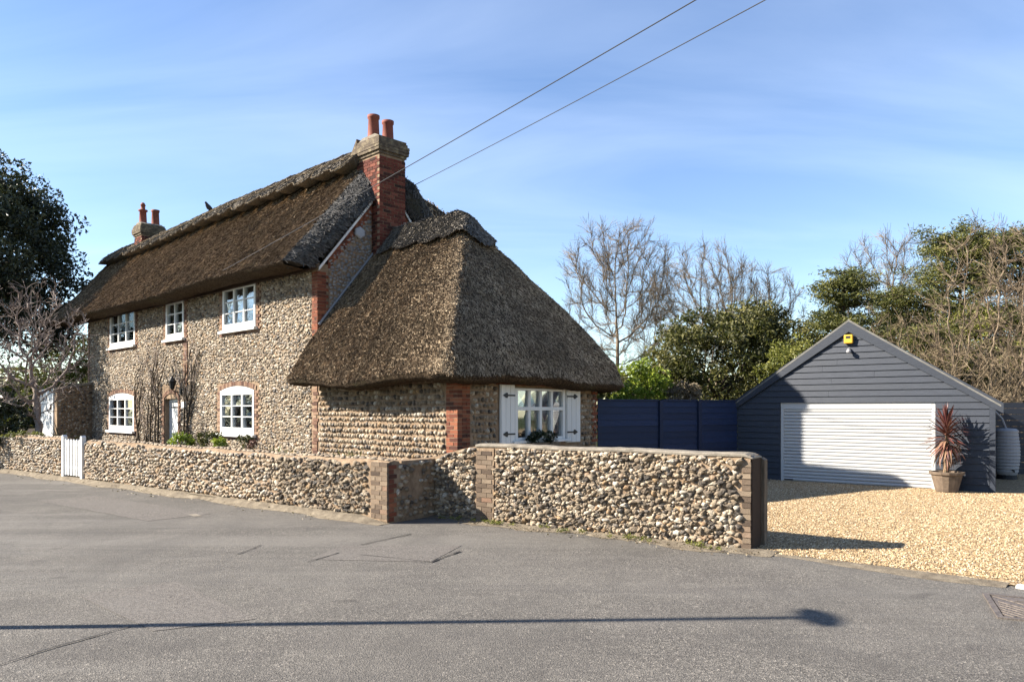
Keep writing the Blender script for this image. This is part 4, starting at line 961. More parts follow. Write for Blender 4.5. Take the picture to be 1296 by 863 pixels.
def skew(o):
    for v in o.data.vertices: v.co.x -= 0.15 * max(0.0, v.co.y - 0.13)
skew(mb.build("wall", SLATE, gar))
rf = MB()
rf.add([(-0.12, -0.06, GE - 0.10), (GA, -0.06, GZ + 0.02), (GA, GD + 0.1, GZ + 0.02), (-0.12, GD + 0.1, GE - 0.10), (-0.12, -0.06, GE - 0.14), (GA, -0.06, GZ - 0.03), (GA, GD + 0.1, GZ - 0.03), (-0.12, GD + 0.1, GE - 0.14)],
       [(0, 3, 2, 1), (4, 5, 6, 7), (0, 1, 5, 4), (3, 7, 6, 2), (0, 4, 7, 3)])
rf.add([(GW + 0.12, -0.06, GE - 0.10), (GA, -0.06, GZ + 0.02), (GA, GD + 0.1, GZ + 0.02), (GW + 0.12, GD + 0.1, GE - 0.10), (GW + 0.12, -0.06, GE - 0.14), (GA, -0.06, GZ - 0.03), (GA, GD + 0.1, GZ - 0.03), (GW + 0.12, GD + 0.1, GE - 0.14)],
       [(0, 1, 2, 3), (7, 6, 5, 4), (4, 5, 1, 0), (2, 6, 7, 3), (3, 7, 4, 0)])
def f(t): t.color(t.ramp(t.noise(5, 6, 0.7), [(0.3, (0.13, 0.125, 0.115)), (0.7, (0.27, 0.26, 0.235))])); t.bump(t.noise(50, 3), 0.5, 0.01)
FELT = mat("mineral_felt", f, 0.95)
skew(rf.build("roof", FELT, gar))
z = 0.02; bh = 0.148
def board(x0, x1, z0, z1, cut):                      # feather-edge board clipped under the gable slope
    if cut:
        a = lambda zz: max(x0, (zz - GE + 0.06) / slopeL if zz > GE else x0); b = lambda zz: min(x1, GW - (zz - GE + 0.06) / slopeR if zz > GE else x1)
        pts = [(a(z0), z0), (b(z0), z0), (b(z1), z1), (a(z1), z1)]
        if pts[1][0] - pts[0][0] < 0.15: return
        if pts[2][0] < pts[3][0]: pts[2] = pts[3] = ((pts[2][0] + pts[3][0]) / 2, z1)
    else: pts = [(x0, z0), (x1, z0), (x1, z1), (x0, z1)]
    y = [-0.012, -0.012, 0.012, 0.012]; mbb = MB()
    mbb.add([(p[0], yy, p[1]) for p, yy in zip(pts, y)] + [(p[0], 0.029, p[1]) for p in pts], [(0, 1, 2, 3), (7, 6, 5, 4), (0, 4, 5, 1), (1, 5, 6, 2), (2, 6, 7, 3), (3, 7, 4, 0)])
    mbb.build("board", SLATE, gar)
while z < GZ - 0.28:
    z1 = z + bh - 0.006
    if z1 < DZ + 0.05: board(0.005, DX0 - 0.03, z, z1, False); board(DX1 + 0.03, GW - 0.10, z, z1, False)
    else:
        jx = GA + random.uniform(-0.9, 0.9)
        if z < GE + 0.9 and random.random() < 0.55: board(0.005, jx - 0.002, z, z1, True); board(jx + 0.002, GW - 0.005 if z > GE else GW - 0.10, z, z1, True)
        else: board(0.005, GW - 0.005 if z > GE else GW - 0.10, z, z1, True)
    z += bh
MB().box(GW - 0.095, GW + 0.012, -0.03, 0.028, 0, GE - 0.03).build("corner_board", SLATE, gar)
for sgn in (0, 1):                                   # bargeboards
    xa, za = (-0.16, GE - 0.16) if not sgn else (GW + 0.16, GE - 0.16); d = 0.27
    MB().prism([(xa, za - 0.12), (GA, GZ - d), (GA, GZ), (xa, za + 0.10)] if not sgn else [(GA, GZ - d), (xa, za - 0.12), (xa, za + 0.10), (GA, GZ)], -0.058, -0.02).build("bargeboard", SLATE, gar)
dr = MB().box(DX0 - 0.03, DX0 + 0.05, 0.032, 0.13, 0.0, DZ).box(DX1 - 0.05, DX1 + 0.03, 0.032, 0.13, 0.0, DZ).box(DX0 + 0.05, DX1 - 0.05, 0.028, 0.16, DZ - 0.16, DZ - 0.004).build("roller_door", DOORWHITE, gar)
ns = 22; sh = (DZ - 0.17) / ns
for i in range(ns):
    z0 = 0.01 + i * sh; pr = [(0.066, z0 + 0.018), (0.054, z0 + 0.024), (0.050, z0 + 0.04), (0.050, z0 + sh - 0.016), (0.056, z0 + sh - 0.006), (0.066, z0 + sh - 0.002), (0.085, z0 + sh - 0.001), (0.085, z0 + 0.0)]
    MB().prism(pr, DX0 + 0.05, DX1 - 0.05, axis='x').build("slat", DOORWHITE, dr)
MB().box(DX0 + 0.06, DX0 + 0.28, 0.044, 0.0545, 0.035, 0.06).build("maker_plate", BLACK, dr)
MB().box(DX0 + 0.05, DX1 - 0.05, 0.06, 0.1, -0.02, 0.009).build("bottom_seal", BLACK, dr)
ab = MB().box(-0.10, 0.10, -0.10, -0.015, 0.03, 0.24).build("alarm_box", YELLOW, gar, (GA + 0.0, 0, 3.30), bevel=0.02)
MB().box(-0.05, 0.05, -0.105, -0.099, 0.15, 0.205).build("alarm_badge", BLACK, ab)
MB().tube([(0, -0.02, 0), (0, -0.10, -0.03)], 0.035, 8).lathe([(0.03, -0.06), (0.055, -0.04), (0.055, 0.0), (0.02, 0.03)], 10, (0.02, -0.12, -0.04)).build("sensor_lamp", PLASTIC, gar, (GA + 0.0, 0, 3.20))

# navy fence between cottage and garage
fA, fB = Vector((1.95, 17.55)), Vector((5.83, 19.82)); fd = (fB - fA); fl_ = fd.length
fence = thing("boarded_fence", "navy boarded fence with a gate between the cottage and the garage", "fence", (fA.x, fA.y, 0), math.atan2(fd.y, fd.x))
def panel(x0, x1, ztop, y, n=13):
    for i in range(n):
        z0 = 0.05 + (ztop - 0.05) * i / n; z1 = 0.05 + (ztop - 0.05) * (i + 1) / n
        MB().add([(x0, y - 0.012, z0), (x1, y - 0.012, z0), (x1, y + 0.010, z1 + 0.012), (x0, y + 0.010, z1 + 0.012), (x0, y + 0.025, z0), (x1, y + 0.025, z0), (x1, y + 0.025, z1 + 0.012), (x0, y + 0.025, z1 + 0.012)],
                 [(0, 1, 2, 3), (7, 6, 5, 4), (0, 4, 5, 1), (1, 5, 6, 2), (2, 6, 7, 3), (3, 7, 4, 0)]).build("board", NAVY, fence)
xg0, xg1 = fl_ * 0.42, fl_ * 0.70
panel(0.02, xg0 - 0.07, 1.99, 0.0); panel(xg0 + 0.04, xg1 - 0.06, 1.99, 0.0); panel(xg1 + 0.06, fl_ - 0.02, 1.99, 0.0)
for x in (xg0, xg1): MB().box(x - 0.05, x + 0.05, -0.05, 0.05, 0, 2.0).build("fence_post", NAVY, fence)
for x0, x1 in ((0.02, xg0 - 0.055), (xg0 + 0.055, xg1 - 0.055), (xg1 + 0.055, fl_ - 0.02)): MB().box(x0, x1, -0.03, 0.04, 1.99, 2.02).build("capping_rail", NAVY, fence)

# fence and lean-to beyond the garage
f2 = thing("boarded_fence", "dark boarded fence running off behind the water butt", "fence", (12.0, 20.75, 0), R(-8))
for i in range(12): MB().box(0, 9, -0.012, 0.012, 0.05 + 0.16 * i, 0.2 + 0.16 * i).build("board", SLATE, f2)
for x in (0.05, 2.2, 4.4, 6.6): MB().box(x, x + 0.1, 0.013, 0.1, 0, 2.02).build("fence_post", SLATE, f2)
# water butt
wb = thing("water_butt", "pale grey plastic water butt beside the garage wall", "water butt", (12.62, 19.55, 0))
mb = MB(); pr = [(0.22, 0.0), (0.235, 0.03)]
for i in range(12):
    z = 0.06 + i * 0.083; r_ = 0.24 + 0.045 * math.sin(math.pi * (i + 0.5) / 12); pr += [(r_, z), (r_ + 0.012, z + 0.02), (r_ + 0.012, z + 0.055), (r_, z + 0.075)]
mb.lathe(pr + [(0.24, 1.08)], 24).build("barrel", PLASTIC, wb, (0, 0, 0.12), smooth=False)
MB().lathe([(0.262, 1.08), (0.262, 1.12), (0.2, 1.17), (0.02, 1.185)], 24).build("lid", PLASTIC, wb, (0, 0, 0.12))
MB().tube([(-0.03, -0.26, 0.25), (-0.03, -0.33, 0.25), (-0.03, -0.34, 0.2)], 0.018).build("tap", BLACK, wb)
MB().lathe([(0.24, 0), (0.22, 0.12)], 20).build("stand", BLACK, wb)
MB().tube([(-0.05, -0.05, 1.3), (-0.12, 0, 1.55), (-0.32, 0.05, 1.78)], 0.025).build("rain_pipe", PLASTIC, wb)

# cordyline in a pot
cp = (9.33, 16.45)
pot = thing("plant_pot", "flared stoneware pot holding the red cordyline by the roller door", "pot", (*cp, 0.012))
MB().lathe([(0.20, 0), (0.215, 0.02), (0.30, 0.37), (0.335, 0.38), (0.345, 0.44), (0.29, 0.44), (0.28, 0.37)], 14, rot=0.3).build("pot_body", POT, pot, bevel=0.006)
MB().lathe([(0.262, 0.36), (0.01, 0.385)], 10).build("compost", SOIL, pot)
cd = thing("cordyline", "spiky red cordyline palm growing in the stoneware pot", "plant", (*cp, 0.39))
MB().tube([(0, 0, -0.03), (0.015, 0, 0.25), (0.0, 0.01, 0.5), (0.01, 0.0, 0.8), (0, 0, 1.0)], [0.05, 0.042, 0.04, 0.035, 0.025], 8).build("trunk", B_TAN, cd, smooth=True)
def strap(L, w, bend, n=5):                          # strap leaf along +x with a V section
    vs, fs = [], []
    for i in range(n + 1):
        u = i / n; x = L * (u - 0.1 * bend * u * u); z = -bend * L * 0.42 * u ** 2.2; ww = w * (0.55 + 0.9 * u) * (1 - u ** 3) + 0.001
        vs += [(x, -ww, z + ww * 0.35), (x, 0, z), (x, ww, z + ww * 0.35)]
        if i: b = 3 * i; fs += [(b - 3, b, b + 1, b - 2), (b - 2, b + 1, b + 2, b - 1)]
    return vs, fs
SV = []
for i in range(8):
    v_, f_ = strap(random.uniform(0.42, 0.58), random.uniform(0.018, 0.028), 0.1 + 0.16 * i + random.uniform(0, 0.3)); o = np_obj("leaf", v_, f_, L_RED, None, np.full(len(f_), i / 7.0)); SV.append(o.data); bpy.data.objects.remove(o)
for i in range(190):
    u = i / 190; el = R(84 - 150 * u + random.uniform(-12, 12)); az = i * 2.39996 + random.uniform(-0.2, 0.2)
    o = bpy.data.objects.new("leaf", SV[max(0, min(7, int(random.gauss(1.0 + 6.0 * u, 1.4))))]); COL.objects.link(o); o.parent = cd
    o.location = (0, 0, 1.0 - 0.5 * u); o.rotation_euler = (random.uniform(-0.3, 0.3), -el, az); o.scale = (1, 1, 1)
# drain cover
dc = thing("drain_cover", "rusty cast-iron drain cover set in the road beside the gravel", "drain cover", (4.56, 7.43, 0.006), math.atan2(-0.84, -0.39))
MB().box(0, 0.95, 0, 0.05, -0.03, 0.012).box(0, 0.95, 0.73, 0.78, -0.03, 0.012).box(0, 0.05, 0.05, 0.73, -0.03, 0.012).box(0.90, 0.95, 0.05, 0.73, -0.03, 0.012).build("cover_frame", CASTIRON, dc)
MB().box(0.05, 0.9, 0.05, 0.73, -0.02, -0.004).build("cover_tray", BLACK, dc)
for tri in (((0.065, 0.075), (0.065, 0.705), (0.86, 0.715)), ((0.885, 0.065), (0.885, 0.69), (0.10, 0.06))):
    tri = tri if (tri[1][0] - tri[0][0]) * (tri[2][1] - tri[0][1]) - (tri[1][1] - tri[0][1]) * (tri[2][0] - tri[0][0]) > 0 else tri[::-1]
    pl = MB().prism(list(tri), -0.003, 0.006, axis='z').build("cover_plate", CASTIRON, dc)
    c0 = Vector(tri[0]); 
    for k in range(1, 7):
        t = k / 7.5; a = Vector(tri[0]).lerp(Vector(tri[1]), t); b = Vector(tri[0]).lerp(Vector(tri[2]), t); d = (b - a); 
        if d.length < 0.1: continue
        a, b = a + d * 0.08, b - d * 0.08; s = Vector((-d.y, d.x)).normalized() * 0.018
        MB().prism([(a + s)[:], (a - s)[:], (b - s)[:], (b + s)[:]], 0.0062, 0.014, axis='z').build("rib", CASTIRON, pl)

# ------------------------------------------------------------------ plants and trees
def leaves_obj(name, C, size, m, parent, seed, flat=0.0, aspect=0.5, loc=(0, 0, 0), bias=None, kind=None):
    r = np.random.default_rng(seed); n = len(C); d = r.normal(size=(n, 3)); d[:, 2] *= (1 - flat); d /= np.linalg.norm(d, axis=1, keepdims=True)
    e = np.cross(d, r.normal(size=(n, 3))); e /= np.linalg.norm(e, axis=1, keepdims=True); s = (size * r.uniform(0.6, 1.4, n))[:, None]
    k = np.cross(d, e)
    V = np.stack([C - d * s * 0.5, C + e * s * aspect * 0.5 + k * s * 0.08, C + d * s * 0.5, C - e * s * aspect * 0.5 + k * s * 0.08], 1)
    F = np.arange(n * 4).reshape(n, 4); return np_obj(name, V.reshape(-1, 3), F, m, parent, r.uniform(0, 1, n) if bias is None else np.clip(bias + r.normal(0, 0.16, n), 0, 1), False, loc, kind=kind)
def crown_points(center, rad, nclump, per, cl, seed, hollow=0.45, zflat=1.0):
    r = np.random.default_rng(seed); d = r.normal(size=(nclump, 3)); d /= np.linalg.norm(d, axis=1, keepdims=True)
    d[:, 2] = np.where(d[:, 2] < -0.6, -d[:, 2], d[:, 2]); rr = r.uniform(hollow, 1.0, (nclump, 1)) ** 0.7 * (1 + r.normal(0, 0.06, (nclump, 1)))
    cc = np.array(center) + d * rr * np.array(rad); tone = r.uniform(0.15, 0.85, nclump)
    q = r.normal(size=(nclump, per, 3)); q /= np.linalg.norm(q, axis=2, keepdims=True); q *= r.uniform(0.35, 1.0, (nclump, per, 1)) ** 0.6 * cl * r.uniform(0.6, 1.35, (nclump, 1, 1)); q[..., 2] *= zflat
    return (cc[:, None] + q).reshape(-1, 3), np.repeat(tone, per)
def prisms(A, B, ra, rb):                            # three-sided sticks from A to B (arrays)
    X = B - A; X = X / (np.linalg.norm(X, axis=1, keepdims=True) + 1e-9); up = np.where(np.abs(X[:, 2:3]) > 0.9, np.array([[1.0, 0, 0]]), np.array([[0, 0, 1.0]]))
    e1 = np.cross(X, up); e1 /= np.linalg.norm(e1, axis=1, keepdims=True) + 1e-9; e2 = np.cross(X, e1); n = len(A)
    V = np.stack([Q + (e1 * math.cos(w) + e2 * math.sin(w)) * rr[:, None] for Q, rr in ((A, ra), (B, rb)) for w in (0, 2.094, 4.189)], 1).reshape(-1, 3)
    F = (np.array([(0, 1, 4, 3), (1, 2, 5, 4), (2, 0, 3, 5)])[None] + (np.arange(n) * 6)[:, None, None]).reshape(-1, 4); return V, F
def bare_tree(name, label, loc, center, rad, m, seed, group=None, step=0.3, natt=520, rtip=0.010, stems=1, twig=0.42, ntw=3, zmin=0.0, wig=0.25, fork=0.5, cat=None):
    """a skeleton grown towards points spread through the crown, thickened from the tips down, with fine twigs on the thin wood"""
    r = np.random.default_rng(seed); t = thing(name, label, cat or ("tree" if "tree" in name else "shrub"), loc, 0, group)
    d = r.normal(size=(natt, 3)); d /= np.linalg.norm(d, axis=1, keepdims=True); A = np.array(center) + d * (r.uniform(0.03, 1, (natt, 1)) ** 0.34) * np.array(rad) * (1 + 0.12 * np.sin(d[:, :1] * 7 + seed) * np.cos(d[:, 2:] * 6))
    A = A[A[:, 2] > zmin]
    N, par = [], []
    for s_ in range(stems):
        b = np.array([r.normal(0, 0.12), r.normal(0, 0.12), -0.05]) * (1 if stems > 1 else 0.3); tgt = np.array(center) + np.array(rad) * np.array([r.uniform(-0.5, 0.5), r.uniform(-0.5, 0.5), -0.75]) * (1 if stems > 1 else 0.25) * np.array([1, 1, 4 if stems == 1 else 1]) * np.array([1, 1, 0.75])
        tgt[2] = max(tgt[2], 0.25); k = max(2, int(np.linalg.norm(tgt - b) / step)); last = -1
        for i in range(k): N.append(b + (tgt - b) * i / (k - 1) + (r.normal(0, 0.05 * wig * 2, 3) if 0 < i else 0)); par.append(last); last = len(N) - 1
    for it in range(70):
        if not len(A): break
        P = np.array(N); D = np.sqrt(np.maximum((A * A).sum(1)[:, None] + (P * P).sum(1)[None] - 2 * A @ P.T, 0)); near = D.argmin(1); A = A[D.min(1) > step * 1.7]; near = near[D.min(1) > step * 1.7]
        grew = 0
        for k in np.unique(near):
            v = A[near == k] - P[k]; v = (v / np.linalg.norm(v, axis=1, keepdims=True)).mean(0); v += r.normal(0, wig, 3) + (0, 0, 0.12); v /= np.linalg.norm(v) + 1e-9; q = P[k] + v * step
            if np.min(np.linalg.norm(P - q, axis=1)) > step * 0.45: N.append(q); par.append(int(k)); grew += 1
        if not grew: break
    P = np.array(N); n = len(P); R2 = np.zeros(n); kids = [[] for _ in range(n)]
    for i in range(n - 1, -1, -1):
        if not kids[i]: R2[i] = rtip ** 2.35
        if par[i] >= 0: R2[par[i]] += R2[i]; kids[par[i]].append(i)
    rad_ = R2 ** (1 / 2.35); thick, thin = MB(), MB(); TA, TB = [], []
    starts = [i for i in range(n) if par[i] < 0]
    while starts:
        i = starts.pop(); path = ([par[i]] if par[i] >= 0 else []) + [i]
        while kids[i]:
            ks = sorted(kids[i], key=lambda q: -R2[q]); starts += ks[1:]; i = ks[0]; path.append(i)
        rr = [float(rad_[q]) for q in path]
        if par[path[0]] >= 0 or len(path) > 1: rr[0] = min(rr[0], rr[1] * 1.15) if par[path[0]] >= 0 else rr[0]
        (thick if max(rr) > rtip * 3.2 else thin).tube([P[q] for q in path], rr, 6 if max(rr) > rtip * 3.2 else 4, cap=False)
    for i in range(n):
        if par[i] < 0 or rad_[i] > rtip * 2.6: continue
        dr = P[i] - P[par[i]]; dr /= np.linalg.norm(dr) + 1e-9
        for k in range(ntw):
            p0 = P[par[i]] + (P[i] - P[par[i]]) * r.uniform(0, 1); q = dr + r.normal(0, fork, 3) + (0, 0, 0.25); q /= np.linalg.norm(q); L = twig * r.uniform(0.4, 1.2); p1 = p0 + q * L * 0.5; q2 = q + r.normal(0, 0.25, 3) + (0, 0, 0.1); p2 = p1 + q2 / np.linalg.norm(q2) * L * 0.5
            TA += [p0, p1]; TB += [p1, p2]
            if r.random() < 0.6: q3 = q + r.normal(0, 0.5, 3); TA.append(p1); TB.append(p1 + q3 / np.linalg.norm(q3) * L * 0.4)
    thick.build("trunk", m, t, smooth=True)
    V, F = prisms(np.array(TA), np.array(TB), np.full(len(TA), rtip * 0.62), np.full(len(TA), rtip * 0.42))
    if thin.v: V2 = np.array([tuple(v) for v in thin.v]); F2 = np.array(thin.f); V = np.vstack([V, V2]); F = np.vstack([F, F2 + len(V) - len(V2)])
    np_obj("crown", V, F, m, t); return t
def leafy(name, label, cat, loc, center, rad, ncl, per, cl, size, m, seed, trunk=B_DARK, group=None, flat=0.0, aspect=0.5, zflat=0.8, tr=0.14, extra=()):
    t = thing(name, label, cat, loc, 0, group)
    P, T = crown_points(center, rad, ncl, per, cl, seed, zflat=zflat)
    for c2, r2, n2 in extra: P2, T2 = crown_points(c2, r2, n2, per, cl, seed + 5, zflat=zflat); P, T = np.vstack([P, P2]), np.concatenate([T, T2])
    P[:, 2] = np.maximum(P[:, 2], 0.05)
    leaves_obj("crown", P, size, m, t, seed, flat, aspect, bias=T)
    r = random.Random(seed); mb = MB(); top = center[2]
    mb.tube([(0, 0, -0.1), (r.gauss(0, 0.05), 0, top * 0.5), (center[0] * 0.6, center[1] * 0.6, top)], [tr, tr * 0.8, tr * 0.5], 7)
    for k in range(9):
        a = r.uniform(0, 6.28); u = r.uniform(0.3, 0.9); s = Vector((center[0] * 0.6 * u, center[1] * 0.6 * u, top * u)); e = Vector((center[0] + rad[0] * 0.75 * math.cos(a), center[1] + rad[1] * 0.75 * math.sin(a), center[2] + rad[2] * r.uniform(-0.3, 0.7)))
        mb.tube([s, s.lerp(e, 0.5) + Vector((0, 0, 0.1 * rad[2])), e], [tr * 0.4, tr * 0.25, tr * 0.08], 5)
    mb.build("trunk", trunk, t, smooth=True); return t
TG = "trees behind the fence and garage"
leafy("holm_oak", "dark evergreen oak rising behind the bare garden tree", "tree", (-22.4, 31, 0.3), (0, 0, 7.2), (4.6, 4.2, 4.4), 620, 110, 0.58, 0.16, L_OAK, 31, tr=0.3, extra=[((1.5, -0.5, 5.0), (3.0, 2.6, 2.0), 160)])
bare_tree("magnolia_tree", "bare pinkish many-branched tree behind the low wall by the side gate", (-13.75, 22.4, 0.4), (-0.35, 0, 3.15), (1.75, 1.5, 2.05), B_PINK, 12, step=0.16, natt=700, rtip=0.0125, twig=0.36, ntw=2, wig=0.26, fork=0.55)
leafy("laurel_bush", "dark glossy shrub at the foot of the bare garden tree", "shrub", (-15.1, 22.4, 0.4), (0, 0, 0.85), (0.95, 0.8, 0.95), 80, 70, 0.25, 0.11, L_DARK, 41, tr=0.04)
leafy("garden_shrub", "sunlit yellow-green bush seen over the shaded side wall", "shrub", (-17.6, 31.5, 0.3), (0, 0, 2.2), (1.6, 1.2, 1.3), 60, 60, 0.35, 0.13, L_YELLOW, 43, tr=0.06)
leafy("hedge_tree", "olive hedge tree behind the left corner of the cottage", "tree", (-20.5, 38, 0.2), (0, 0, 3.4), (4.5, 2.0, 2.4), 120, 60, 0.6, 0.17, L_EVER, 44, tr=0.12)
bare_tree("bare_tree", "tall pale bare tree just right of the wing roof", (5.5, 40, 0), (0.2, 0, 7.8), (3.3, 2.6, 3.9), B_PALE, 5, TG, step=0.34, natt=1500, rtip=0.0115, twig=0.8, ntw=9, wig=0.10, fork=0.4)
bare_tree("bare_tree", "slim bare tree with tan twigs between the two tall bare trees", (7.6, 41, 0), (0, 0, 6.4), (1.4, 1.3, 3.3), B_TAN, 8, TG, step=0.32, natt=600, rtip=0.010, twig=0.7, ntw=6, wig=0.12, fork=0.42)
bare_tree("bare_tree", "wide fan-shaped bare tree above the dark evergreen", (11.0, 45, 0), (0.2, 0, 7.9), (3.4, 2.3, 3.8), B_PALE, 19, TG, step=0.38, natt=1500, rtip=0.0115, stems=3, twig=0.85, ntw=9, wig=0.08, fork=0.38)
bare_tree("bare_tree", "low spreading bare tree right of the fan-shaped one", (14.4, 46, 0), (0.2, 0, 6.9), (3.2, 2.2, 3.7), B_PALE, 23, TG, step=0.38, natt=1500, rtip=0.0115, stems=3, twig=0.85, ntw=9, wig=0.08, fork=0.38)
leafy("evergreen_tree", "broad dark evergreen shrub-tree behind the navy fence", "tree", (8.1, 30, 0), (0, 0, 3.3), (2.75, 2.2, 2.5), 230, 80, 0.46, 0.15, L_EVER, 51, TG and B_DARK, TG, tr=0.16, extra=[((1.7, 0.3, 4.5), (1.2, 1.2, 1.5), 55), ((-1.9, -0.6, 2.4), (1.2, 1.0, 1.6), 50)])
leafy("green_shrub", "bright green bush under the right eave of the wing roof", "shrub", (4.15, 24.5, 0), (0, 0, 2.2), (1.05, 0.7, 1.15), 60, 60, 0.27, 0.11, L_BRIGHT, 52, group=TG, tr=0.05)
leafy("dead_shrub", "tan dead-leaved bush just over the navy fence", "shrub", (5.35, 24.0, 0), (0, 0, 1.9), (0.75, 0.5, 0.75), 40, 60, 0.22, 0.09, L_TAN, 53, group=TG, tr=0.05, trunk=B_TAN)
leafy("golden_conifer", "yellow-green conifer behind the left slope of the garage", "tree", (10.3, 27.5, 0), (0, 0, 2.5), (1.5, 1.2, 1.75), 80, 80, 0.36, 0.13, L_YELLOW, 54, group=TG, tr=0.08, aspect=0.35)
def conifer(label, loc, top, rad, seed, nl=26):
    t = thing("conifer", label, "tree", (*loc, 0), 0, TG); r = random.Random(seed); pts, tone = [], []; mb = MB(); mb.tube([(0, 0, 0), (0.05, 0, top * 0.5), (0, 0, top)], [0.16, 0.11, 0.02], 7)
    for k in range(nl * 5):
        u = r.uniform(0.12, 1.0); z = top * u; a = r.uniform(0, 6.28); L = rad * (1.05 - 0.62 * u ** 1.6) * r.uniform(0.55, 1.15); e = Vector((L * math.cos(a), L * math.sin(a), z + 0.25 * L)); s = Vector((0, 0, z)); mb.tube([s, s.lerp(e, 0.5), e], [0.035, 0.025, 0.008], 4)
        for q in range(6):
            v = r.uniform(0.35, 1.05); c_ = s.lerp(e, v); tn = r.uniform(0.15, 0.9)
            for w in range(40): pts.append((c_.x + r.gauss(0, 0.24), c_.y + r.gauss(0, 0.24), c_.z + r.gauss(0, 0.10))); tone.append(tn)
    mb.build("trunk", B_DARK, t, smooth=True); leaves_obj("crown", np.array(pts), 0.14, L_CONIFER, t, seed, 0.35, 0.28, bias=np.array(tone)); return t
conifer("green conifer directly behind the garage apex", (13.4, 31), 7.3, 2.2, 61); conifer("shorter conifer with a bare leaning trunk right of the garage apex", (16.4, 33), 7.0, 2.0, 62, 22)
conifer("tallest dark conifer at the right behind the bare thicket", (18.4, 31.5), 8.8, 3.3, 63, 46); conifer("dark conifer at the far right edge behind the thicket", (21.2, 32), 9.0, 3.2, 64, 42); conifer("low bushy conifer behind the right slope of the garage", (15.4, 28), 4.6, 2.0, 65, 18)
bare_tree("bare_tree", "pale bare tree between the conifers behind the garage", (19.0, 38, 0), (0, 0, 7.6), (2.7, 2.2, 3.1), B_PALE, 29, TG, step=0.34, natt=1200, rtip=0.0112, twig=0.75, ntw=8, wig=0.12, fork=0.4)
thk = [("tall bare thicket in front of the tallest conifer", 15.6, 25.2, 4.4, 2.3, 3.8), ("wide bare thicket at the far right edge", 17.8, 25.8, 4.6, 2.5, 4.0), ("low tan thicket just above the right garage eave", 13.9, 23.8, 2.2, 1.7, 2.0), ("dense tan thicket right of the garage", 16.6, 24.2, 2.3, 2.0, 2.2), ("thin bare sapling thicket behind the right slope of the garage", 13.6, 26.5, 3.0, 1.8, 2.3)]
for i, (lb, x, y, zc, wd, hh) in enumerate(thk):
    bare_tree("bare_thicket", lb, (x, y, 0), (0, 0, zc), (wd, 1.5, hh), B_PALE if i < 2 else B_TAN, 70 + i, TG, step=0.27, natt=800, rtip=0.0105, stems=6, twig=0.6, ntw=4, wig=0.16, fork=0.5, zmin=0.3)
leafy("hedge_tree", "olive undergrowth tree filling the gap behind the garage roof", "tree", (17.5, 29, 0), (0, 0, 2.2), (5.0, 1.5, 1.9), 150, 60, 0.45, 0.15, L_EVER, 55, group=TG, tr=0.08)
leafy("hedge_tree", "dense olive hedge tree between the dark evergreen and the garage apex conifer", "tree", (12.6, 34, 0), (0, 0, 3.2), (2.6, 1.5, 2.4), 150, 70, 0.45, 0.14, L_EVER, 57, group=TG, tr=0.1)
leafy("hedge_tree", "yellowish hedge tree low behind the right slope of the garage", "tree", (18.3, 30, 0), (0, 0, 3.4), (3.4, 1.5, 2.4), 170, 70, 0.45, 0.13, L_YELLOW, 58, group=TG, tr=0.1)
leafy("hedge_tree", "dark hedge tree closing the view at the far right edge", "tree", (23.5, 30, 0), (0, 0, 3.2), (3.0, 1.5, 3.0), 150, 70, 0.5, 0.14, L_EVER, 59, group=TG, tr=0.1)
P, T = crown_points((0, 70, 1.5), (95, 6, 3.2), 1500, 22, 1.6, 90); leaves_obj("far_wood", P, 0.8, L_EVER, None, 91, bias=T, kind='stuff')

# small plants
def tuft(name, label, loc, n, L, w, m, seed, up=55, group=None):
    t = thing(name, label, "plant", loc, 0, group); r = random.Random(seed)
    for i in range(n):
        v_, f_ = strap(L * r.uniform(0.7, 1.1), w, r.uniform(0.1, 0.7)); o = np_obj("leaf", v_, f_, m, t, np.full(len(f_), r.random())); o.rotation_euler = (r.uniform(-0.2, 0.2), -R(up + r.uniform(-35, 25)), r.uniform(0, 6.28)); o.location = (0, 0, 0.05)
    return t
tuft("yucca", "spiky green yucca against the cottage wall near the picket gate", (-14.05, 23.9, 0.45), 26, 0.95, 0.022, L_DARK, 3, 50)
wb_ = lambda q, y, z=0.45: (*wallL(q, y), z)
PG = "small garden plants behind the low wall"
leafy("euphorbia", "yellow-green leafy plant spilling over the low wall below the front door", "plant", wb_(7.0, 0.42, 0.55), (0, 0, 0.46), (0.34, 0.26, 0.26), 30, 44, 0.09, 0.055, L_BRIGHT, 101, group=PG, tr=0.012)
leafy("garden_plant", "dark leafy plant right of the yellow-green one below the door", "plant", wb_(6.35, 0.75), (0, 0, 0.62), (0.32, 0.26, 0.26), 26, 44, 0.09, 0.055, L_EVER, 102, group=PG, tr=0.012)
leafy("garden_plant", "small lime-green plant between the door and the right lower window", "plant", wb_(5.75, 0.55), (0, 0, 0.56), (0.22, 0.2, 0.14), 16, 34, 0.07, 0.05, L_BRIGHT, 103, group=PG, tr=0.01)
leafy("garden_plant", "upright green plant under the left edge of the right lower window", "plant", wb_(5.0, 0.7), (0, 0, 0.60), (0.17, 0.16, 0.24), 16, 34, 0.07, 0.05, L_EVER, 104, group=PG, tr=0.01)
leafy("garden_plant", "small reddish plant under the right lower window", "plant", wb_(4.5, 0.55), (0, 0, 0.58), (0.12, 0.12, 0.12), 10, 30, 0.06, 0.045, L_RED, 105, group=PG, tr=0.01)
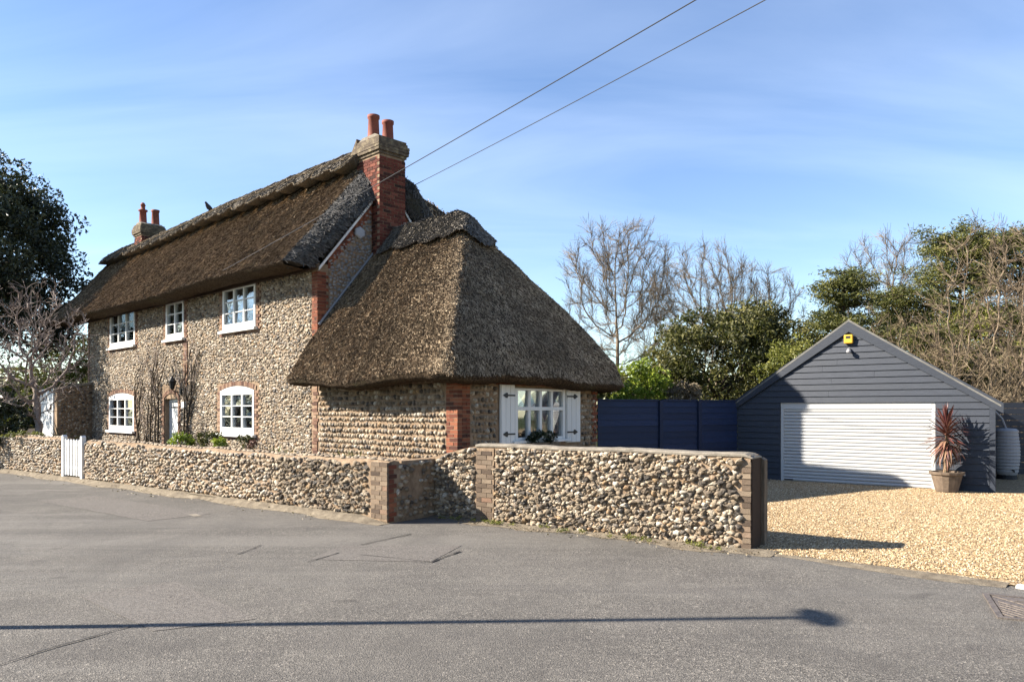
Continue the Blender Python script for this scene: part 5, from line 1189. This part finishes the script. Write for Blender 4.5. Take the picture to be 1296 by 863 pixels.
for i, (q_, lb) in enumerate(((3.55, "pale grassy tuft behind the low wall right of the lower window"), (3.25, "yellowish grassy tuft beside the pale one"), (1.55, "green grassy tuft below the wing eave near the brick joint"), (1.25, "yellow-tipped grassy tuft close to the brick pier"))):
    tuft("grass_tuft", lb, wb_(q_, 0.45, 0.62), 22, 0.48, 0.012, L_YELLOW, 110 + i, 62, PG)
leafy("wall_weed", "small green weed growing on the low wall left of the picket gate", "plant", wb_(14.6, 0.05, 0.98), (0, 0, 0.08), (0.7, 0.15, 0.1), 26, 30, 0.08, 0.05, L_YELLOW, 106, group=PG, tr=0.008)
# climber on the front wall: bare stems trained around the door
cl = thing("bare_climber", "bare woody climber trained up the wall around the front door", "climber", (-4.44, 17.5, 0), R(-44.27))
r = random.Random(77); mbs = MB(); mbt = MB()
def stem(x, z, dx, L, rad, lv):
    p = [(x, -0.07, z)]; n = max(3, int(L / 0.16))
    for i in range(n):
        x += dx * 0.16 + r.gauss(0, 0.035); z += 0.16 * (1 - 0.35 * abs(dx)); x = min(max(x, -11.0), -5.3)
        if -8.98 < x < -7.35 and z < 2.35: break
        if any(w_[0] - 0.02 < x < w_[1] + 0.02 and w_[2] < z < w_[3] + 0.1 for w_ in wins.values()): break
        p.append((x, -0.065 - 0.02 * r.random(), z))
        if lv < 3 and r.random() < 0.30: stem(x, z, r.choice((-1, 1)) * r.uniform(0.25, 1.0), L * r.uniform(0.25, 0.55), rad * 0.55, lv + 1)
    if len(p) > 1: (mbs if lv < 2 else mbt).tube(p, [max(0.007, rad * (1 - 0.6 * i / len(p))) for i in range(len(p))], 5)
for x0 in (-10.9, -10.5, -10.1, -9.7, -9.3, -9.1, -7.2, -7.0, -6.8): stem(x0, 0.45, r.uniform(-0.1, 0.1), r.uniform(1.7, 3.2), 0.035, 0)
mbs.build("stem", B_DARK, cl, smooth=True); mbt.build("twigs", B_PINK, cl, smooth=True, kind='stuff')
# window box on the wing window
bx = cot.location + Matrix.Rotation(R(-44.27), 3, 'Z') @ Vector((EX + 0.16, 2.15, 1.0))
wbx = thing("window_box", "planter of dark foliage and white flowers under the shuttered window", "planter", bx, R(45.73))
MB().box(-0.42, 0.42, -0.11, 0.11, -0.02, 0.12).build("trough", TIMBER, wbx); MB().box(-0.3, 0.3, 0.05, 0.1, -0.55, -0.021).build("bracket", TIMBER, wbx)
P, T = crown_points((0, 0, 0.20), (0.46, 0.14, 0.13), 34, 36, 0.07, 120); leaves_obj("foliage", P, 0.055, L_DARK, wbx, 121, bias=T)
P, T = crown_points((0.12, -0.06, 0.16), (0.36, 0.13, 0.10), 12, 10, 0.04, 122); leaves_obj("flowers", P, 0.045, L_WHITE, wbx, 123, bias=T, aspect=0.8, kind='stuff')
P = []
for i in range(700):
    q_ = random.uniform(0.2, 30) ; x, y = wallL(q_, -abs(random.gauss(0.1, 0.22))); P.append((x, y, 0.045 if random.random() < 0.3 else 0.012))
for i in range(420):
    q_ = random.uniform(-0.8, 4.7); x, y = wallR(q_, -abs(random.gauss(0.12, 0.22))); P.append((x, y, 0.02))
leaves_obj("leaf_litter", np.array(P), 0.035, L_TAN, None, 131, flat=0.8, aspect=0.6, kind='stuff')
# weeds in the verge
P = []
for i in range(36):
    q_ = random.uniform(-0.6, 4.6); x, y = wallR(q_, -random.uniform(0.05, 0.3)); P += [(x + random.gauss(0, 0.03), y + random.gauss(0, 0.03), 0.03 + abs(random.gauss(0, 0.02))) for _ in range(24)]
leaves_obj("verge_weeds", np.array(P), 0.04, L_YELLOW, None, 130, aspect=0.3, kind='stuff')

# ------------------------------------------------------------------ bird, wires, poles
M44 = Matrix.Translation((-4.44, 17.5, 0)) @ Matrix.Rotation(R(-44.27), 4, 'Z')
bp = M44 @ Vector((-9.9, YR, ZR + 0.24))
bird = thing("pigeon", "small dark bird perched on the ridge of the main thatch", "bird", bp, R(-120))
MB().tube([(-0.26, 0, 0.02), (-0.14, 0, 0.07), (-0.05, 0, 0.11), (0.03, 0, 0.15), (0.09, 0, 0.21), (0.12, 0, 0.26), (0.155, 0, 0.285), (0.19, 0, 0.28)], [0.02, 0.035, 0.07, 0.085, 0.065, 0.042, 0.04, 0.008], 10).build("body", FEATHER, bird, smooth=True)
for s in (-1, 1): MB().tube([(0.0, 0.03 * s, 0.08), (0.01, 0.03 * s, 0.0)], 0.006, 5).build("leg", TERRACOTTA, bird)
pole_top = Vector((8.0, 2.0, 7.3))
up_ = thing("utility_pole", "tall timber pole carrying the two overhead cables", "utility pole", (8.0, 2.0, 0))
MB().tube([(0, 0, -0.1), (0, 0, 4), (0, 0, 7.5)], [0.14, 0.12, 0.10], 12).build("pole", TIMBER, up_); MB().box(-0.5, 0.5, -0.05, 0.05, 6.85, 6.95).build("crossarm", TIMBER, up_)
def cable(label, a, b, sag):
    a, b = Vector(a), Vector(b); p = [a.lerp(b, k / 24) - Vector((0, 0, sag * 4 * (k / 24) * (1 - k / 24))) for k in range(25)]
    tag(MB().tube(p, 0.0075, 5).build("overhead_cable", CABLE), label, "cable", "overhead cables to the cottage")
sA = M44 @ Vector((-5.0, -0.55, 5.16))
cable("upper overhead cable crossing in front of the chimney to the eave", sA, pole_top, 0.10)
cable("lower overhead cable ending at the verge behind the chimney", M44 @ Vector((0.3, 2.45, 7.3)), pole_top - Vector((0, 0, 0.42)), 0.08)
# street lamp outside the frame whose shadow crosses the road
lp = thing("street_lamp", "tall street lamp whose shadow lies across the road", "street lamp", (-7.5, 6.16, 0.0))
MB().lathe([(0.11, 0), (0.11, 1.2), (0.06, 1.25), (0.045, 6.06)], 12).build("post", IRON, lp)
mb = MB(); mb.lathe([(0.05, -0.04), (0.16, -0.03), (0.2, 0.0), (0.17, 0.03), (0.05, 0.05)], 20)
hd = mb.build("lantern", IRON, lp, (0, 0.0, 6.1)); hd.scale = (0.85, 1.5, 1.0)
